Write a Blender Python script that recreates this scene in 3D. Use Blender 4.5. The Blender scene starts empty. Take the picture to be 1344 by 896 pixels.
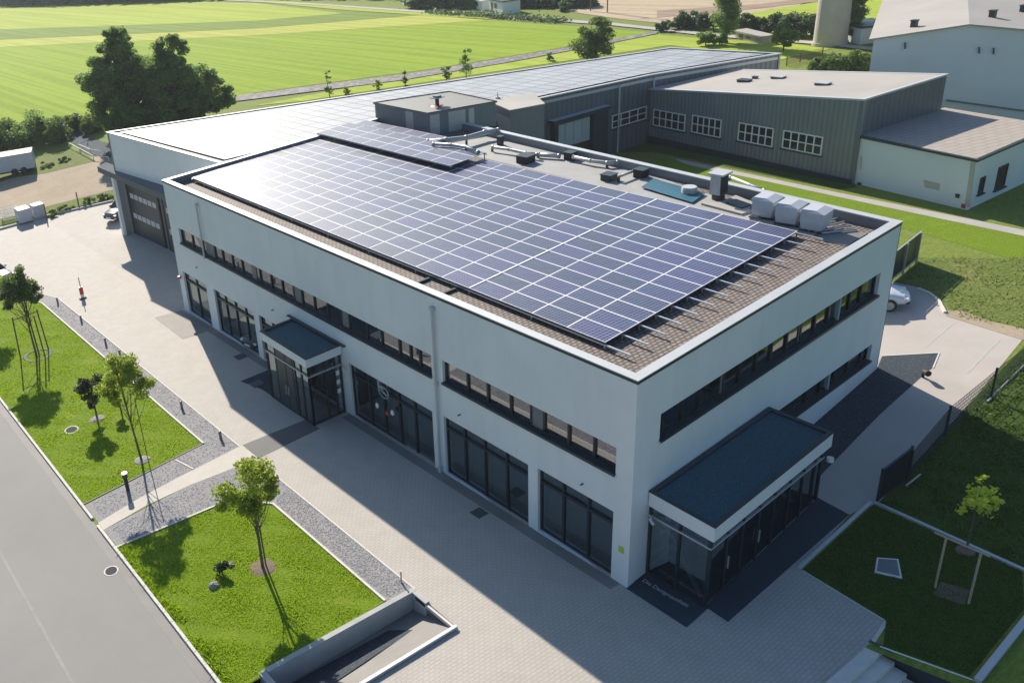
import bpy, bmesh, math, random
import numpy as np
from mathutils import Vector, Matrix
random.seed(7); rng = np.random.default_rng(7)
scn = bpy.context.scene
COL = scn.collection
rad = math.radians

# ------------------------------------------------------------------ camera
CX, CY, CF = 325.2574, 396.4857, 1183.7606
CA, CB, CC = 1.0938, .4153, -.1432
CP = (-21.3863, -15.9721, 23.4005)
F_ = (math.cos(CA)*math.cos(CB), math.sin(CA)*math.cos(CB), -math.sin(CB))
R0 = (math.sin(CA), -math.cos(CA), 0.)
U0 = (R0[1]*F_[2]-R0[2]*F_[1], R0[2]*F_[0]-R0[0]*F_[2], R0[0]*F_[1]-R0[1]*F_[0])
R_ = tuple(R0[i]*math.cos(CC)+U0[i]*math.sin(CC) for i in range(3))
U_ = tuple(-R0[i]*math.sin(CC)+U0[i]*math.cos(CC) for i in range(3))
cam = bpy.data.cameras.new('camera'); co = bpy.data.objects.new('camera', cam); COL.objects.link(co)
co.matrix_world = Matrix(((R_[0], U_[0], -F_[0], CP[0]), (R_[1], U_[1], -F_[1], CP[1]), (R_[2], U_[2], -F_[2], CP[2]), (0, 0, 0, 1)))
cam.sensor_width = 36; cam.sensor_fit = 'HORIZONTAL'; cam.lens = 36*CF/1344
cam.shift_x = (672-CX)/1344; cam.shift_y = -(448-CY)/1344
cam.clip_start = .1; cam.clip_end = 6000
scn.camera = co

# surveyed heights of the plot: it climbs gently to the right and falls slightly to the back
def gz(x, y): return 0.0896*max(0, min(x, 18.0)) - 0.019*max(-10, min(y, 42))
def ray(px, py):
    X = (px-CX)/CF; Y = -(py-CY)/CF
    return tuple(F_[i]+X*R_[i]+Y*U_[i] for i in range(3))
def g(px, py, h=0., flat=None):
    d = ray(px, py); z = 0
    for k in range(40):
        t = ((flat if flat is not None else z+h)-CP[2])/d[2]; x = CP[0]+t*d[0]; y = CP[1]+t*d[1]
        if flat is not None: return (x, y, flat)
        z = .5*z+.5*gz(x, y)
    return (x, y, z+h)
def onplane(px, py, p0, n):
    d = ray(px, py); t = sum((p0[i]-CP[i])*n[i] for i in range(3))/sum(d[i]*n[i] for i in range(3))
    return tuple(CP[i]+t*d[i] for i in range(3))

# ------------------------------------------------------------------ materials
class N:
    def __init__(s, name):
        s.m = bpy.data.materials.new(name); s.m.use_nodes = True; s.t = s.m.node_tree
        s.b = s.t.nodes['Principled BSDF']; s.out = s.t.nodes['Material Output']
    def n(s, typ, **k):
        nd = s.t.nodes.new(typ)
        for a, v in k.items():
            if a.startswith('i_'): nd.inputs[a[2:].replace('_', ' ')].default_value = v
            else: setattr(nd, a, v)
        return nd
    def l(s, a, b): s.t.links.new(a, b)
    def coord(s, kind='Object', scale=None, rot=None):
        tc = s.n('ShaderNodeTexCoord'); o = tc.outputs[kind]
        if scale or rot:
            mp = s.n('ShaderNodeMapping')
            if scale: mp.inputs['Scale'].default_value = scale
            if rot: mp.inputs['Rotation'].default_value = rot
            s.l(o, mp.inputs['Vector']); o = mp.outputs['Vector']
        return o
    def noise(s, vec, scale, detail=4, rough=.6):
        nd = s.n('ShaderNodeTexNoise'); nd.inputs['Scale'].default_value = scale; nd.inputs['Detail'].default_value = detail
        nd.inputs['Roughness'].default_value = rough; s.l(vec, nd.inputs['Vector']); return nd.outputs['Fac']
    def ramp(s, fac, stops):
        nd = s.n('ShaderNodeValToRGB'); cr = nd.color_ramp
        while len(cr.elements) < len(stops): cr.elements.new(.5)
        for e, (p, c) in zip(cr.elements, stops): e.position = p; e.color = (*c, 1) if len(c) == 3 else c
        s.l(fac, nd.inputs['Fac']); return nd.outputs['Color']
    def mix(s, fac, a, b, typ='MIX'):
        nd = s.n('ShaderNodeMix', data_type='RGBA', blend_type=typ)
        for v, i in ((fac, 0), (a, 6), (b, 7)):
            if isinstance(v, (int, float)): nd.inputs[i].default_value = v
            elif isinstance(v, tuple): nd.inputs[i].default_value = (*v, 1)
            else: s.l(v, nd.inputs[i])
        return nd.outputs[2]
    def bump(s, h, strength=.3, dist=.02):
        nd = s.n('ShaderNodeBump'); nd.inputs['Strength'].default_value = strength; nd.inputs['Distance'].default_value = dist
        s.l(h, nd.inputs['Height']); s.l(nd.outputs['Normal'], s.b.inputs['Normal'])
    def base(s, c):
        if isinstance(c, tuple): s.b.inputs['Base Color'].default_value = (*c, 1)
        else: s.l(c, s.b.inputs['Base Color'])
    def pr(s, **k):
        for a, v in k.items(): s.b.inputs[a.replace('_', ' ')].default_value = v

def var(c, f): return tuple(max(0, min(1, v*f)) for v in c)
def M_plain(name, c, rough=.6, metal=0., amt=.12, scale=3., bump=0., fine=40., spec=.5):
    m = N(name); v = m.coord()
    a = m.noise(v, scale, 5); b = m.noise(v, fine, 3)
    col = m.ramp(a, [(.3, var(c, 1-amt)), (.7, var(c, 1+amt))])
    col = m.mix(.25*amt/.12 if amt < .4 else .6, col, m.ramp(b, [(.3, var(c, .75)), (.7, var(c, 1.25))]))
    m.base(col); m.pr(Roughness=rough, Metallic=metal); m.b.inputs['Specular IOR Level'].default_value = spec
    if bump: m.bump(b, bump, .01)
    return m.m
MAT = {}
def mk():
    P = M_plain
    MAT['white_wall'] = P('white_render', (.66, .69, .70), .85, amt=.05, scale=.5, bump=.08, fine=120)
    m = N('white_render'); v = m.coord(); a = m.noise(v, .35, 5); b = m.noise(m.coord(scale=(1, 1, .12)), 1.6, 5, .65); f = m.noise(v, 90, 2)
    col = m.mix(m.ramp(b, [(.48, (0, 0, 0)), (.78, (.25, .25, .25))]), m.ramp(a, [(.3, (.7, .735, .76)), (.7, (.78, .81, .83))]), (.54, .565, .58))
    m.base(col); m.pr(Roughness=.85); m.bump(f, .1, .004); MAT['white_wall'] = m.m
    MAT['wall2'] = P('grey_white_cladding', (.68, .72, .74), .7, amt=.06, scale=.3)
    MAT['coping'] = P('light_metal_coping', (.5, .52, .54), .5, .2, amt=.06, scale=.8)
    MAT['anthra'] = P('anthracite_metal', (.022, .042, .055), .45, .1, amt=.15)
    MAT['frame'] = P('dark_window_frame', (.014, .032, .045), .4, .2, amt=.15)
    MAT['greyfill'] = P('grey_infill_panel', (.16, .18, .2), .6, amt=.08)
    MAT['alu'] = P('pale_aluminium', (.72, .73, .76), .32, .6, amt=.05)
    MAT['panelframe'] = P('silver_panel_frame', (.86, .86, .9), .45, .0, amt=.04)
    MAT['steel'] = P('galvanised_steel', (.42, .44, .45), .5, .4, amt=.15, scale=6)
    MAT['concrete'] = P('concrete', (.42, .43, .42), .85, amt=.15, scale=1.5, bump=.2)
    MAT['kerb'] = P('pale_kerb_stone', (.62, .6, .56), .8, amt=.12, scale=3, bump=.2)
    MAT['castiron'] = P('cast_iron', (.07, .075, .08), .9, 0., amt=.3, spec=.1)
    MAT['blind'] = P('pale_teal_blind', (.3, .5, .56), .8, amt=.05)
    MAT['black'] = P('black_rubber', (.02, .02, .022), .7, amt=.2)
    MAT['white'] = P('white_paint', (.78, .78, .78), .5, amt=.04)
    MAT['red'] = P('red_paint', (.5, .03, .02), .4, amt=.1)
    MAT['yellow'] = P('yellow_green_sign', (.45, .6, .08), .5)
    MAT['wood'] = P('wooden_stake', (.17, .11, .07), .8, amt=.3, scale=8)
    MAT['palewood'] = P('pale_wooden_stake', (.42, .36, .26), .8, amt=.2, scale=8)
    MAT['bark'] = P('bark', (.12, .095, .07), .9, amt=.35, scale=9, bump=.6)
    MAT['stone'] = P('stone', (.26, .25, .24), .85, amt=.3, scale=9, bump=.6)
    MAT['soil'] = P('soil_mulch', (.2, .15, .11), .95, amt=.35, scale=6, bump=.8)
    MAT['acwhite'] = P('off_white_unit_casing', (.5, .52, .57), .45, amt=.05)
    MAT['membrane'] = P('grey_roof_membrane', (.34, .34, .33), .7, amt=.15, scale=1.2, bump=.1)
    MAT['palemembrane'] = P('pale_roof_membrane', (.38, .355, .325), .7, amt=.12, scale=.25, bump=.1)
    MAT['lead'] = P('grey_flat_roof', (.2, .2, .19), .6, amt=.15)
    MAT['towerc'] = P('tower_concrete', (.5, .45, .4), .85, amt=.1, scale=.8)
    MAT['interior'] = P('interior_plaster', (.3, .42, .46), .8, amt=.1)
    MAT['intfloor'] = P('interior_floor', (.3, .3, .3), .4, amt=.1)
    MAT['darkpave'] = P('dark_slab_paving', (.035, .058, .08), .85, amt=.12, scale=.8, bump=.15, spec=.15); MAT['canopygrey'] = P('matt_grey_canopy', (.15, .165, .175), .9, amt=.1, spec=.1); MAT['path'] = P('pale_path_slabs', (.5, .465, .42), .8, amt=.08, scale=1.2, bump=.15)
    MAT['midpave'] = P('dark_grey_slab_paving', (.1, .105, .11), .75, amt=.12, scale=1., bump=.15)
    MAT['greypave'] = P('grey_slab_paving', (.22, .21, .2), .75, amt=.12, scale=1., bump=.15)
    MAT['gravel_path'] = P('compacted_gravel_path', (.4, .38, .36), .9, amt=.15, scale=.7, bump=.4)
    MAT['dirt'] = P('bare_dirt', (.36, .29, .21), .95, amt=.25, scale=.25, bump=.6, fine=6)
    MAT['carwhite'] = P('silver_white_car_paint', (.62, .64, .7), .22, amt=.02)
    MAT['cardark'] = P('dark_car_paint', (.05, .055, .065), .2, amt=.02)
    MAT['cargrey'] = P('grey_car_paint', (.25, .26, .29), .22, amt=.02)
    MAT['trailer'] = P('pale_trailer_skin', (.5, .52, .56), .5, amt=.06)
    MAT['trailertop'] = P('pale_trailer_top', (.6, .57, .52), .7, amt=.06)
    MAT['roadline'] = P('worn_road_seam', (.275, .265, .255), .8, amt=.2)
    # soft-edged asphalt with wear
    m = N('worn_asphalt'); v = m.coord()
    a = m.noise(v, .12, 4); b = m.noise(v, 60, 3); c = m.noise(v, 1.1, 6)
    col = m.mix(.5, m.ramp(a, [(.3, (.21, .2, .19)), (.7, (.3, .288, .272))]), m.ramp(c, [(.3, (.235, .225, .215)), (.75, (.275, .265, .255))]))
    col = m.mix(.35, col, m.ramp(b, [(.25, (.15, .15, .15)), (.75, (.35, .34, .33))])); m.base(col); m.pr(Roughness=.85); m.bump(b, .25, .01); MAT['asphalt'] = m.m
    # paving: small stones, rows across
    m = N('beige_block_paving'); v = m.coord()
    br = m.n('ShaderNodeTexBrick'); m.l(v, br.inputs['Vector'])
    br.inputs['Scale'].default_value = 1.; br.inputs['Brick Width'].default_value = .24; br.inputs['Row Height'].default_value = .13
    br.inputs['Mortar Size'].default_value = .02; br.inputs['Mortar Smooth'].default_value = .3; br.inputs['Bias'].default_value = -.2
    br.inputs['Color1'].default_value = (.48, .445, .4, 1); br.inputs['Color2'].default_value = (.41, .38, .345, 1); br.inputs['Mortar'].default_value = (.29, .27, .245, 1)
    a = m.noise(v, .15, 5); c = m.noise(v, 1.3, 5); b = m.noise(v, 50, 2)
    col = m.mix(.4, br.outputs['Color'], m.ramp(a, [(.3, (.4, .37, .332)), (.7, (.5, .465, .42))]))
    col = m.mix(.25, col, m.ramp(c, [(.3, (.34, .322, .3)), (.7, (.53, .5, .465))]))
    st = m.noise(m.coord(scale=(1, .2, 1)), .7, 7, .75)
    col = m.mix(m.ramp(st, [(.56, (0, 0, 0)), (.72, (.35, .35, .35))]), col, (.36, .33, .30))
    m.base(col); m.pr(Roughness=.8); m.bump(br.outputs['Fac'], -.25, .01); MAT['paving'] = m.m
    # driveway
    MAT['drive'] = P('pale_driveway_paving', (.44, .4, .37), .85, amt=.08, scale=.5, bump=.2)
    # lawn
    def grass(name, c1, c2, c3, sc=1., big=.12):
        m = N(name); v = m.coord()
        a = m.noise(v, big, 4); b = m.noise(v, 1.6*sc, 6, .7); c = m.noise(m.coord(scale=(1, 2.4, 1)), 9*sc, 4, .7)
        col = m.mix(.55, m.ramp(a, [(.32, c1), (.68, c2)]), m.ramp(b, [(.3, c1), (.7, c2)]))
        col = m.mix(m.ramp(c, [(.42, (.0, .0, .0)), (.62, (.75, .75, .75))]), c3, col)
        if big > .1: d_ = m.noise(v, .55, 5, .7); col = m.mix(m.ramp(d_, [(.55, (0, 0, 0)), (.72, (.35, .35, .35))]), col, var((c2[0]*1.3, c2[1]*.95, c2[2]+.05), 1.))
        m.base(col); m.pr(Roughness=.9); m.bump(c, .6, .05); m.b.inputs['Specular IOR Level'].default_value = .2
        return m.m
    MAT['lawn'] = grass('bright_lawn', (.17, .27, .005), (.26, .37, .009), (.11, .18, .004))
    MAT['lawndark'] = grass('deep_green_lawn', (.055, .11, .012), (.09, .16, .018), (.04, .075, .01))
    MAT['meadow'] = grass('meadow', (.18, .24, .03), (.27, .32, .06), (.14, .19, .03), .4, .03)
    MAT['rough'] = grass('rough_bank', (.13, .2, .02), (.28, .29, .1), (.09, .13, .02), .6, .2)
    def field(name, c1, c2, c3, ang):
        m = N(name); v = m.coord(); rv = m.coord(rot=(0, 0, ang), scale=(.9, .035, 1))
        a = m.noise(v, .018, 4); s = m.noise(rv, .5, 3, .5); f = m.noise(v, .9, 4)
        col = m.mix(.5, m.ramp(a, [(.3, c1), (.7, c2)]), m.ramp(s, [(.35, c1), (.65, c3)]))
        col = m.mix(.22, col, m.ramp(f, [(.3, var(c1, .6)), (.7, var(c2, 1.25))]))
        s2 = m.noise(m.coord(rot=(0, 0, ang), scale=(1.6, .02, 1)), .8, 2, .4); col = m.mix(.3, col, m.ramp(s2, [(.42, var(c1, .74)), (.58, var(c2, 1.12))]))
        m.base(col); m.pr(Roughness=.95); m.b.inputs['Specular IOR Level'].default_value = .15
        return m.m
    FA = rad(-62)
    MAT['f_green'] = field('bright_green_crop', (.21, .32, .014), (.285, .38, .022), (.24, .335, .018), FA)
    MAT['f_yellow'] = field('yellow_green_crop', (.38, .42, .07), (.46, .48, .1), (.4, .44, .085), FA)
    MAT['f_olive'] = field('olive_strip', (.15, .23, .03), (.2, .28, .05), (.17, .25, .04), FA)
    MAT['f_light'] = field('pale_green_crop', (.31, .4, .04), (.38, .46, .065), (.34, .42, .05), FA)
    MAT['f_tan'] = field('stubble_field', (.45, .36, .24), (.52, .42, .3), (.42, .33, .23), rad(-75))
    MAT['f_brown'] = field('ploughed_band', (.3, .22, .16), (.36, .27, .2), (.27, .2, .15), rad(-75))
    # leaf materials
    def leaf(name, c1, c2, trans=.35):
        m = N(name); gi = m.n('ShaderNodeNewGeometry'); r = gi.outputs['Random Per Island']
        col = m.ramp(r, [(0, c1), (1, c2)]); m.base(col); m.pr(Roughness=.55); m.b.inputs['Specular IOR Level'].default_value = .35
        tr = m.n('ShaderNodeBsdfTranslucent'); m.l(m.mix(.5, col, var(c2, 1.3)), tr.inputs['Color'])
        ms = m.n('ShaderNodeMixShader'); ms.inputs[0].default_value = trans
        m.l(m.b.outputs[0], ms.inputs[1]); m.l(tr.outputs[0], ms.inputs[2]); m.l(ms.outputs[0], m.out.inputs['Surface'])
        return m.m
    MAT['leaf_dark'] = leaf('dark_foliage', (.07, .14, .04), (.23, .35, .09), .5)
    MAT['leaf_mid'] = leaf('mid_foliage', (.07, .13, .025), (.19, .27, .055), .4)
    MAT['leaf_bright'] = leaf('bright_foliage', (.16, .25, .02), (.42, .5, .06), .5)
    MAT['leaf_yellow'] = leaf('yellow_green_foliage', (.5, .6, .03), (.8, .85, .1), .5)
    MAT['leaf_maroon'] = leaf('near_black_foliage', (.02, .035, .015), (.06, .085, .03), .3)
    MAT['leaf_far'] = leaf('distant_foliage', (.05, .11, .055), (.12, .19, .08), .4)
    MAT['blade'] = leaf('lawn_blades', (.19, .31, .005), (.36, .5, .015), .5)
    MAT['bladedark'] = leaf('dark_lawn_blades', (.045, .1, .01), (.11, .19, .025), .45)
    MAT['bladerough'] = leaf('rough_weeds', (.1, .17, .015), (.34, .36, .12), .5)
    # gravel
    def gravel(name, c1, c2, c3, sc):
        m = N(name); v = m.coord(); vo = m.n('ShaderNodeTexVoronoi'); vo.inputs['Scale'].default_value = sc; m.l(v, vo.inputs['Vector'])
        a = m.noise(v, .8, 4)
        sep = m.n('ShaderNodeSeparateColor'); m.l(vo.outputs['Color'], sep.inputs[0])
        col = m.ramp(sep.outputs[0], [(0, c1), (.6, c2), (1, c3)])
        col = m.mix(.3, col, m.ramp(a, [(.3, c1), (.7, c2)])); m.base(col); m.pr(Roughness=.85); m.bump(vo.outputs['Distance'], -.5, .015)
        return m.m
    MAT['gravel'] = gravel('grey_gravel', (.19, .19, .2), (.26, .255, .268), (.38, .37, .39), 22)
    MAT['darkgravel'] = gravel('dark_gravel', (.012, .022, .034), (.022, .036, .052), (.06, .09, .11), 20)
    MAT['roofgravel'] = gravel('dark_teal_roof_gravel', (.018, .065, .09), (.028, .095, .13), (.07, .17, .22), 34)
    MAT['slate'] = gravel('ditch_stone', (.1, .09, .1), (.18, .165, .18), (.34, .33, .35), 2.2)
    # roof tiles
    def tiles(name, c1, c2, mort, w, h, bumpv, rot=0.):
        m = N(name); v = m.coord(rot=(0, 0, rot))
        br = m.n('ShaderNodeTexBrick'); m.l(v, br.inputs['Vector']); br.inputs['Scale'].default_value = 1.
        br.inputs['Brick Width'].default_value = w; br.inputs['Row Height'].default_value = h; br.inputs['Mortar Size'].default_value = min(w, h)*(.2 if bumpv > .8 else .1)
        br.inputs['Mortar Smooth'].default_value = .35; br.offset = .5
        br.inputs['Color1'].default_value = (*c1, 1); br.inputs['Color2'].default_value = (*c2, 1); br.inputs['Mortar'].default_value = (*mort, 1)
        a = m.noise(v, 1.6, 5)
        col = m.mix(.35, br.outputs['Color'], m.ramp(a, [(.3, c2), (.7, c1)]), 'MULTIPLY') if False else m.mix(m.ramp(a, [(.3, (0, 0, 0)), (.7, (.3, .3, .3))]), br.outputs['Color'], c2)
        m.base(col); m.pr(Roughness=.75); m.bump(br.outputs['Fac'], -bumpv, .05); return m.m
    MAT['tiles'] = tiles('brown_roof_tiles', (.31, .245, .205), (.2, .165, .145), (.022, .02, .02), .25, .16, 1.)
    MAT['shingle'] = tiles('pale_shingle_roof', (.41, .36, .315), (.375, .33, .29), (.27, .235, .21), 1.0, .45, .4, rad(15))
    # corrugated facade
    def corr(name, c, period, axis=1, rough=.5, metal=.2, depth=.6):
        m = N(name); v = m.coord(); sx = m.n('ShaderNodeSeparateXYZ'); m.l(v, sx.inputs[0])
        mu = m.n('ShaderNodeMath', operation='MULTIPLY'); m.l(sx.outputs[axis], mu.inputs[0]); mu.inputs[1].default_value = 2*math.pi/period
        si = m.n('ShaderNodeMath', operation='SINE'); m.l(mu.outputs[0], si.inputs[0])
        mr = m.n('ShaderNodeMapRange'); mr.inputs[1].default_value = -1; m.l(si.outputs[0], mr.inputs[0])
        a = m.noise(v, .4, 4)
        col = m.mix(.6, m.ramp(mr.outputs[0], [(.25, var(c, .72)), (.75, var(c, 1.2))]), m.ramp(a, [(.3, var(c, .85)), (.7, var(c, 1.15))]))
        m.base(col); m.pr(Roughness=rough, Metallic=metal); m.bump(mr.outputs[0], depth, .04); return m.m
    MAT['corrgrey'] = corr('grey_corrugated_cladding', (.21, .23, .245), .34)
    MAT['corrdark'] = corr('dark_ribbed_cladding', (.12, .14, .165), .5, 0)
    MAT['bluesheet'] = corr('teal_corrugated_sheet', (.01, .12, .19), .16, 0, .4, 0.)
    MAT['ribwhite'] = corr('pale_ribbed_cladding', (.5, .54, .56), .9, 1, .6, 0., .25)
    # solar glass
    def solar(name, dark, cell, grid, cw, ch, rough, off=0.):
        m = N(name); v = m.coord()
        br = m.n('ShaderNodeTexBrick'); m.l(v, br.inputs['Vector']); br.inputs['Scale'].default_value = 1.; br.offset = 0.
        br.inputs['Brick Width'].default_value = cw; br.inputs['Row Height'].default_value = ch; br.inputs['Mortar Size'].default_value = cw*.07
        br.inputs['Mortar Smooth'].default_value = .2
        br.inputs['Color1'].default_value = (*dark, 1); br.inputs['Color2'].default_value = (*cell, 1); br.inputs['Mortar'].default_value = (*grid, 1)
        oi = m.n('ShaderNodeObjectInfo'); hv = m.n('ShaderNodeHueSaturation')
        mr = m.n('ShaderNodeMapRange'); mr.inputs[3].default_value = .485; mr.inputs[4].default_value = .52; m.l(oi.outputs['Random'], mr.inputs[0])
        mv = m.n('ShaderNodeMapRange'); mv.inputs[3].default_value = .8; mv.inputs[4].default_value = 1.2; m.l(oi.outputs['Random'], mv.inputs[0])
        m.l(mr.outputs[0], hv.inputs['Hue']); m.l(mv.outputs[0], hv.inputs['Value']); m.l(br.outputs['Color'], hv.inputs['Color'])
        du = m.noise(v, 2.2, 4)
        col = m.mix(m.ramp(du, [(.4, (0, 0, 0)), (.8, (.1, .1, .1))]), hv.outputs['Color'], (.35, .34, .33))
        m.base(col); m.pr(Roughness=.5, IOR=1.4, Coat_Weight=.42, Coat_Roughness=rough, Coat_IOR=1.6); return m.m
    MAT['solar'] = solar('blue_solar_cells', (.005, .014, .07), (.008, .02, .09), (.22, .26, .38), .155, .155, .26)
    MAT['solarwing'] = solar('pale_solar_cells', (.34, .34, .36), (.42, .42, .44), (.13, .13, .14), 1.2, 1.9, .3)
    # window glass: coated, tinted, partly see-through
    def glass(name, tint, f0ior, rough=.02, body=None):
        m = N(name); m.t.nodes.remove(m.b)
        tr = m.n('ShaderNodeBsdfTransparent'); tr.inputs[0].default_value = (*tint, 1)
        gl = m.n('ShaderNodeBsdfGlossy'); gl.inputs['Roughness'].default_value = rough; gl.inputs['Color'].default_value = ((.75, .93, 1, 1) if 'shop' in name else (.92, .96, 1, 1))
        fr = m.n('ShaderNodeFresnel'); fr.inputs['IOR'].default_value = f0ior
        ms = m.n('ShaderNodeMixShader'); m.l(fr.outputs[0], ms.inputs[0]); m.l(tr.outputs[0], ms.inputs[1]); m.l(gl.outputs[0], ms.inputs[2])
        v = m.coord(); bu = m.n('ShaderNodeBump'); bu.inputs['Strength'].default_value = .05; bu.inputs['Distance'].default_value = .02
        m.l(m.noise(v, .7, 2), bu.inputs['Height']); m.l(bu.outputs[0], gl.inputs['Normal']); m.l(bu.outputs[0], fr.inputs['Normal'])
        m.l(ms.outputs[0], m.out.inputs['Surface']); return m.m
    MAT['glass'] = glass('coated_window_glass', (.4, .56, .6), 3.6)
    MAT['glassd'] = glass('shop_window_glass', (.5, .68, .74), 3.8)
    MAT['carglass'] = P('car_glass', (.015, .02, .025), .05, amt=.02)
mk()

# ------------------------------------------------------------------ mesh helpers
class MB:
    def __init__(s): s.v = []; s.f = []; s.m = []
    def add(s, vs, fs, mi=0):
        o = len(s.v); s.v += [tuple(map(float, p)) for p in vs]; s.f += [tuple(i+o for i in f) for f in fs]; s.m += [mi]*len(fs); return s
    def box(s, x0, y0, z0, x1, y1, z1, mi=0):
        return s.obox((x0, y0, z0), (x1-x0, 0, 0), (0, y1-y0, 0), (0, 0, z1-z0), mi)
    def obox(s, o, a, b, c, mi=0):
        o, a, b, c = map(Vector, (o, a, b, c))
        if a.cross(b).dot(c) < 0: o = o+a; a = -a
        vs = [o, o+a, o+a+b, o+b, o+c, o+a+c, o+a+b+c, o+b+c]
        return s.add(vs, [(3, 2, 1, 0), (4, 5, 6, 7), (0, 1, 5, 4), (1, 2, 6, 5), (2, 3, 7, 6), (3, 0, 4, 7)], mi)
    def prism(s, poly, z0, z1, mi=0, mtop=None):
        n = len(poly); A = sum(poly[i][0]*poly[(i+1) % n][1]-poly[(i+1) % n][0]*poly[i][1] for i in range(n))
        if A < 0: poly = poly[::-1]
        Z0 = z0 if callable(z0) else (lambda x, y: z0); Z1 = z1 if callable(z1) else (lambda x, y: z1)
        vs = [(p[0], p[1], Z0(p[0], p[1])) for p in poly]+[(p[0], p[1], Z1(p[0], p[1])) for p in poly]
        s.add(vs, [tuple(range(n))[::-1]]+[(i, (i+1) % n, n+(i+1) % n, n+i) for i in range(n)], mi)
        s.add(vs[n:], [tuple(range(n))], mi if mtop is None else mtop); return s
    def tube(s, pts, r, n=8, mi=0, cap=True):
        pts = [Vector(p) for p in pts]; rs = r if isinstance(r, (list, tuple)) else [r]*len(pts)
        o = len(s.v); prev = None
        for i, p in enumerate(pts):
            d = (pts[min(i+1, len(pts)-1)]-pts[max(i-1, 0)]).normalized()
            if prev is None: a = d.orthogonal().normalized()
            else: a = (prev-d*prev.dot(d)); a = a.normalized() if a.length > 1e-6 else d.orthogonal().normalized()
            prev = a; b = d.cross(a)
            for k in range(n):
                t = 2*math.pi*k/n; q = p+(a*math.cos(t)+b*math.sin(t))*rs[i]; s.v.append(tuple(q))
        for i in range(len(pts)-1):
            for k in range(n):
                k2 = (k+1) % n; s.f.append((o+i*n+k, o+i*n+k2, o+(i+1)*n+k2, o+(i+1)*n+k)); s.m.append(mi)
        if cap:
            s.f.append(tuple(o+k for k in range(n))[::-1]); s.m.append(mi)
            e = o+(len(pts)-1)*n; s.f.append(tuple(e+k for k in range(n))); s.m.append(mi)
        return s
    def cyl(s, c, r, h, n=16, mi=0, r2=None): return s.tube([c, (c[0], c[1], c[2]+h)], [r, r if r2 is None else r2], n, mi)
    def ball(s, c, r, sx=1, sy=1, sz=1, n=10, mi=0, jit=0.):
        o = len(s.v); R = random.Random(int(abs(c[0]*91+c[1]*37)*10))
        rows = n//2
        s.v.append((c[0], c[1], c[2]+r*sz))
        for i in range(1, rows):
            ph = math.pi*i/rows
            for k in range(n):
                t = 2*math.pi*k/n; j = 1+R.uniform(-jit, jit)
                s.v.append((c[0]+r*sx*j*math.sin(ph)*math.cos(t), c[1]+r*sy*j*math.sin(ph)*math.sin(t), c[2]+r*sz*j*math.cos(ph)))
        s.v.append((c[0], c[1], c[2]-r*sz)); e = len(s.v)-1
        for k in range(n):
            k2 = (k+1) % n
            s.f.append((o, o+1+k, o+1+k2)); s.m.append(mi)
            for i in range(rows-2): a = o+1+i*n; s.f.append((a+k, a+n+k, a+n+k2, a+k2)); s.m.append(mi)
            a = o+1+(rows-2)*n; s.f.append((a+k, e, a+k2)); s.m.append(mi)
        return s

REL = set()
def obj(name, mb, mats, parent=None, bevel=0., smooth=False):
    me = bpy.data.meshes.new(name); me.from_pydata(mb.v, [], mb.f); me.update()
    mats = mats if isinstance(mats, (list, tuple)) else [mats]
    for m in mats: me.materials.append(MAT[m] if isinstance(m, str) else m)
    if len(mats) > 1: me.polygons.foreach_set('material_index', mb.m)
    if smooth: me.polygons.foreach_set('use_smooth', [True]*len(me.polygons))
    o = bpy.data.objects.new(name, me); COL.objects.link(o)
    if parent: o.parent = parent; o.matrix_parent_inverse = Matrix.Identity(4)
    if parent is not None and any(abs(c) > 1e-9 for c in parent.location) and parent.name not in REL:
        o.matrix_parent_inverse = Matrix.Translation(parent.location).inverted()
    if bevel:
        b = o.modifiers.new('bevel', 'BEVEL'); b.width = bevel; b.segments = 2; b.limit_method = 'ANGLE'
    return o
def tag(o, label, cat, group=None, kind=None):
    if kind: o['kind'] = kind
    if label: o['label'] = label
    if cat: o['category'] = cat
    if group: o['group'] = group
    return o
def thing(name, label, cat, loc=(0, 0, 0), group=None):
    o = bpy.data.objects.new(name, None); COL.objects.link(o); o.location = loc; o.empty_display_size = .3
    return tag(o, label, cat, group)

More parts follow.
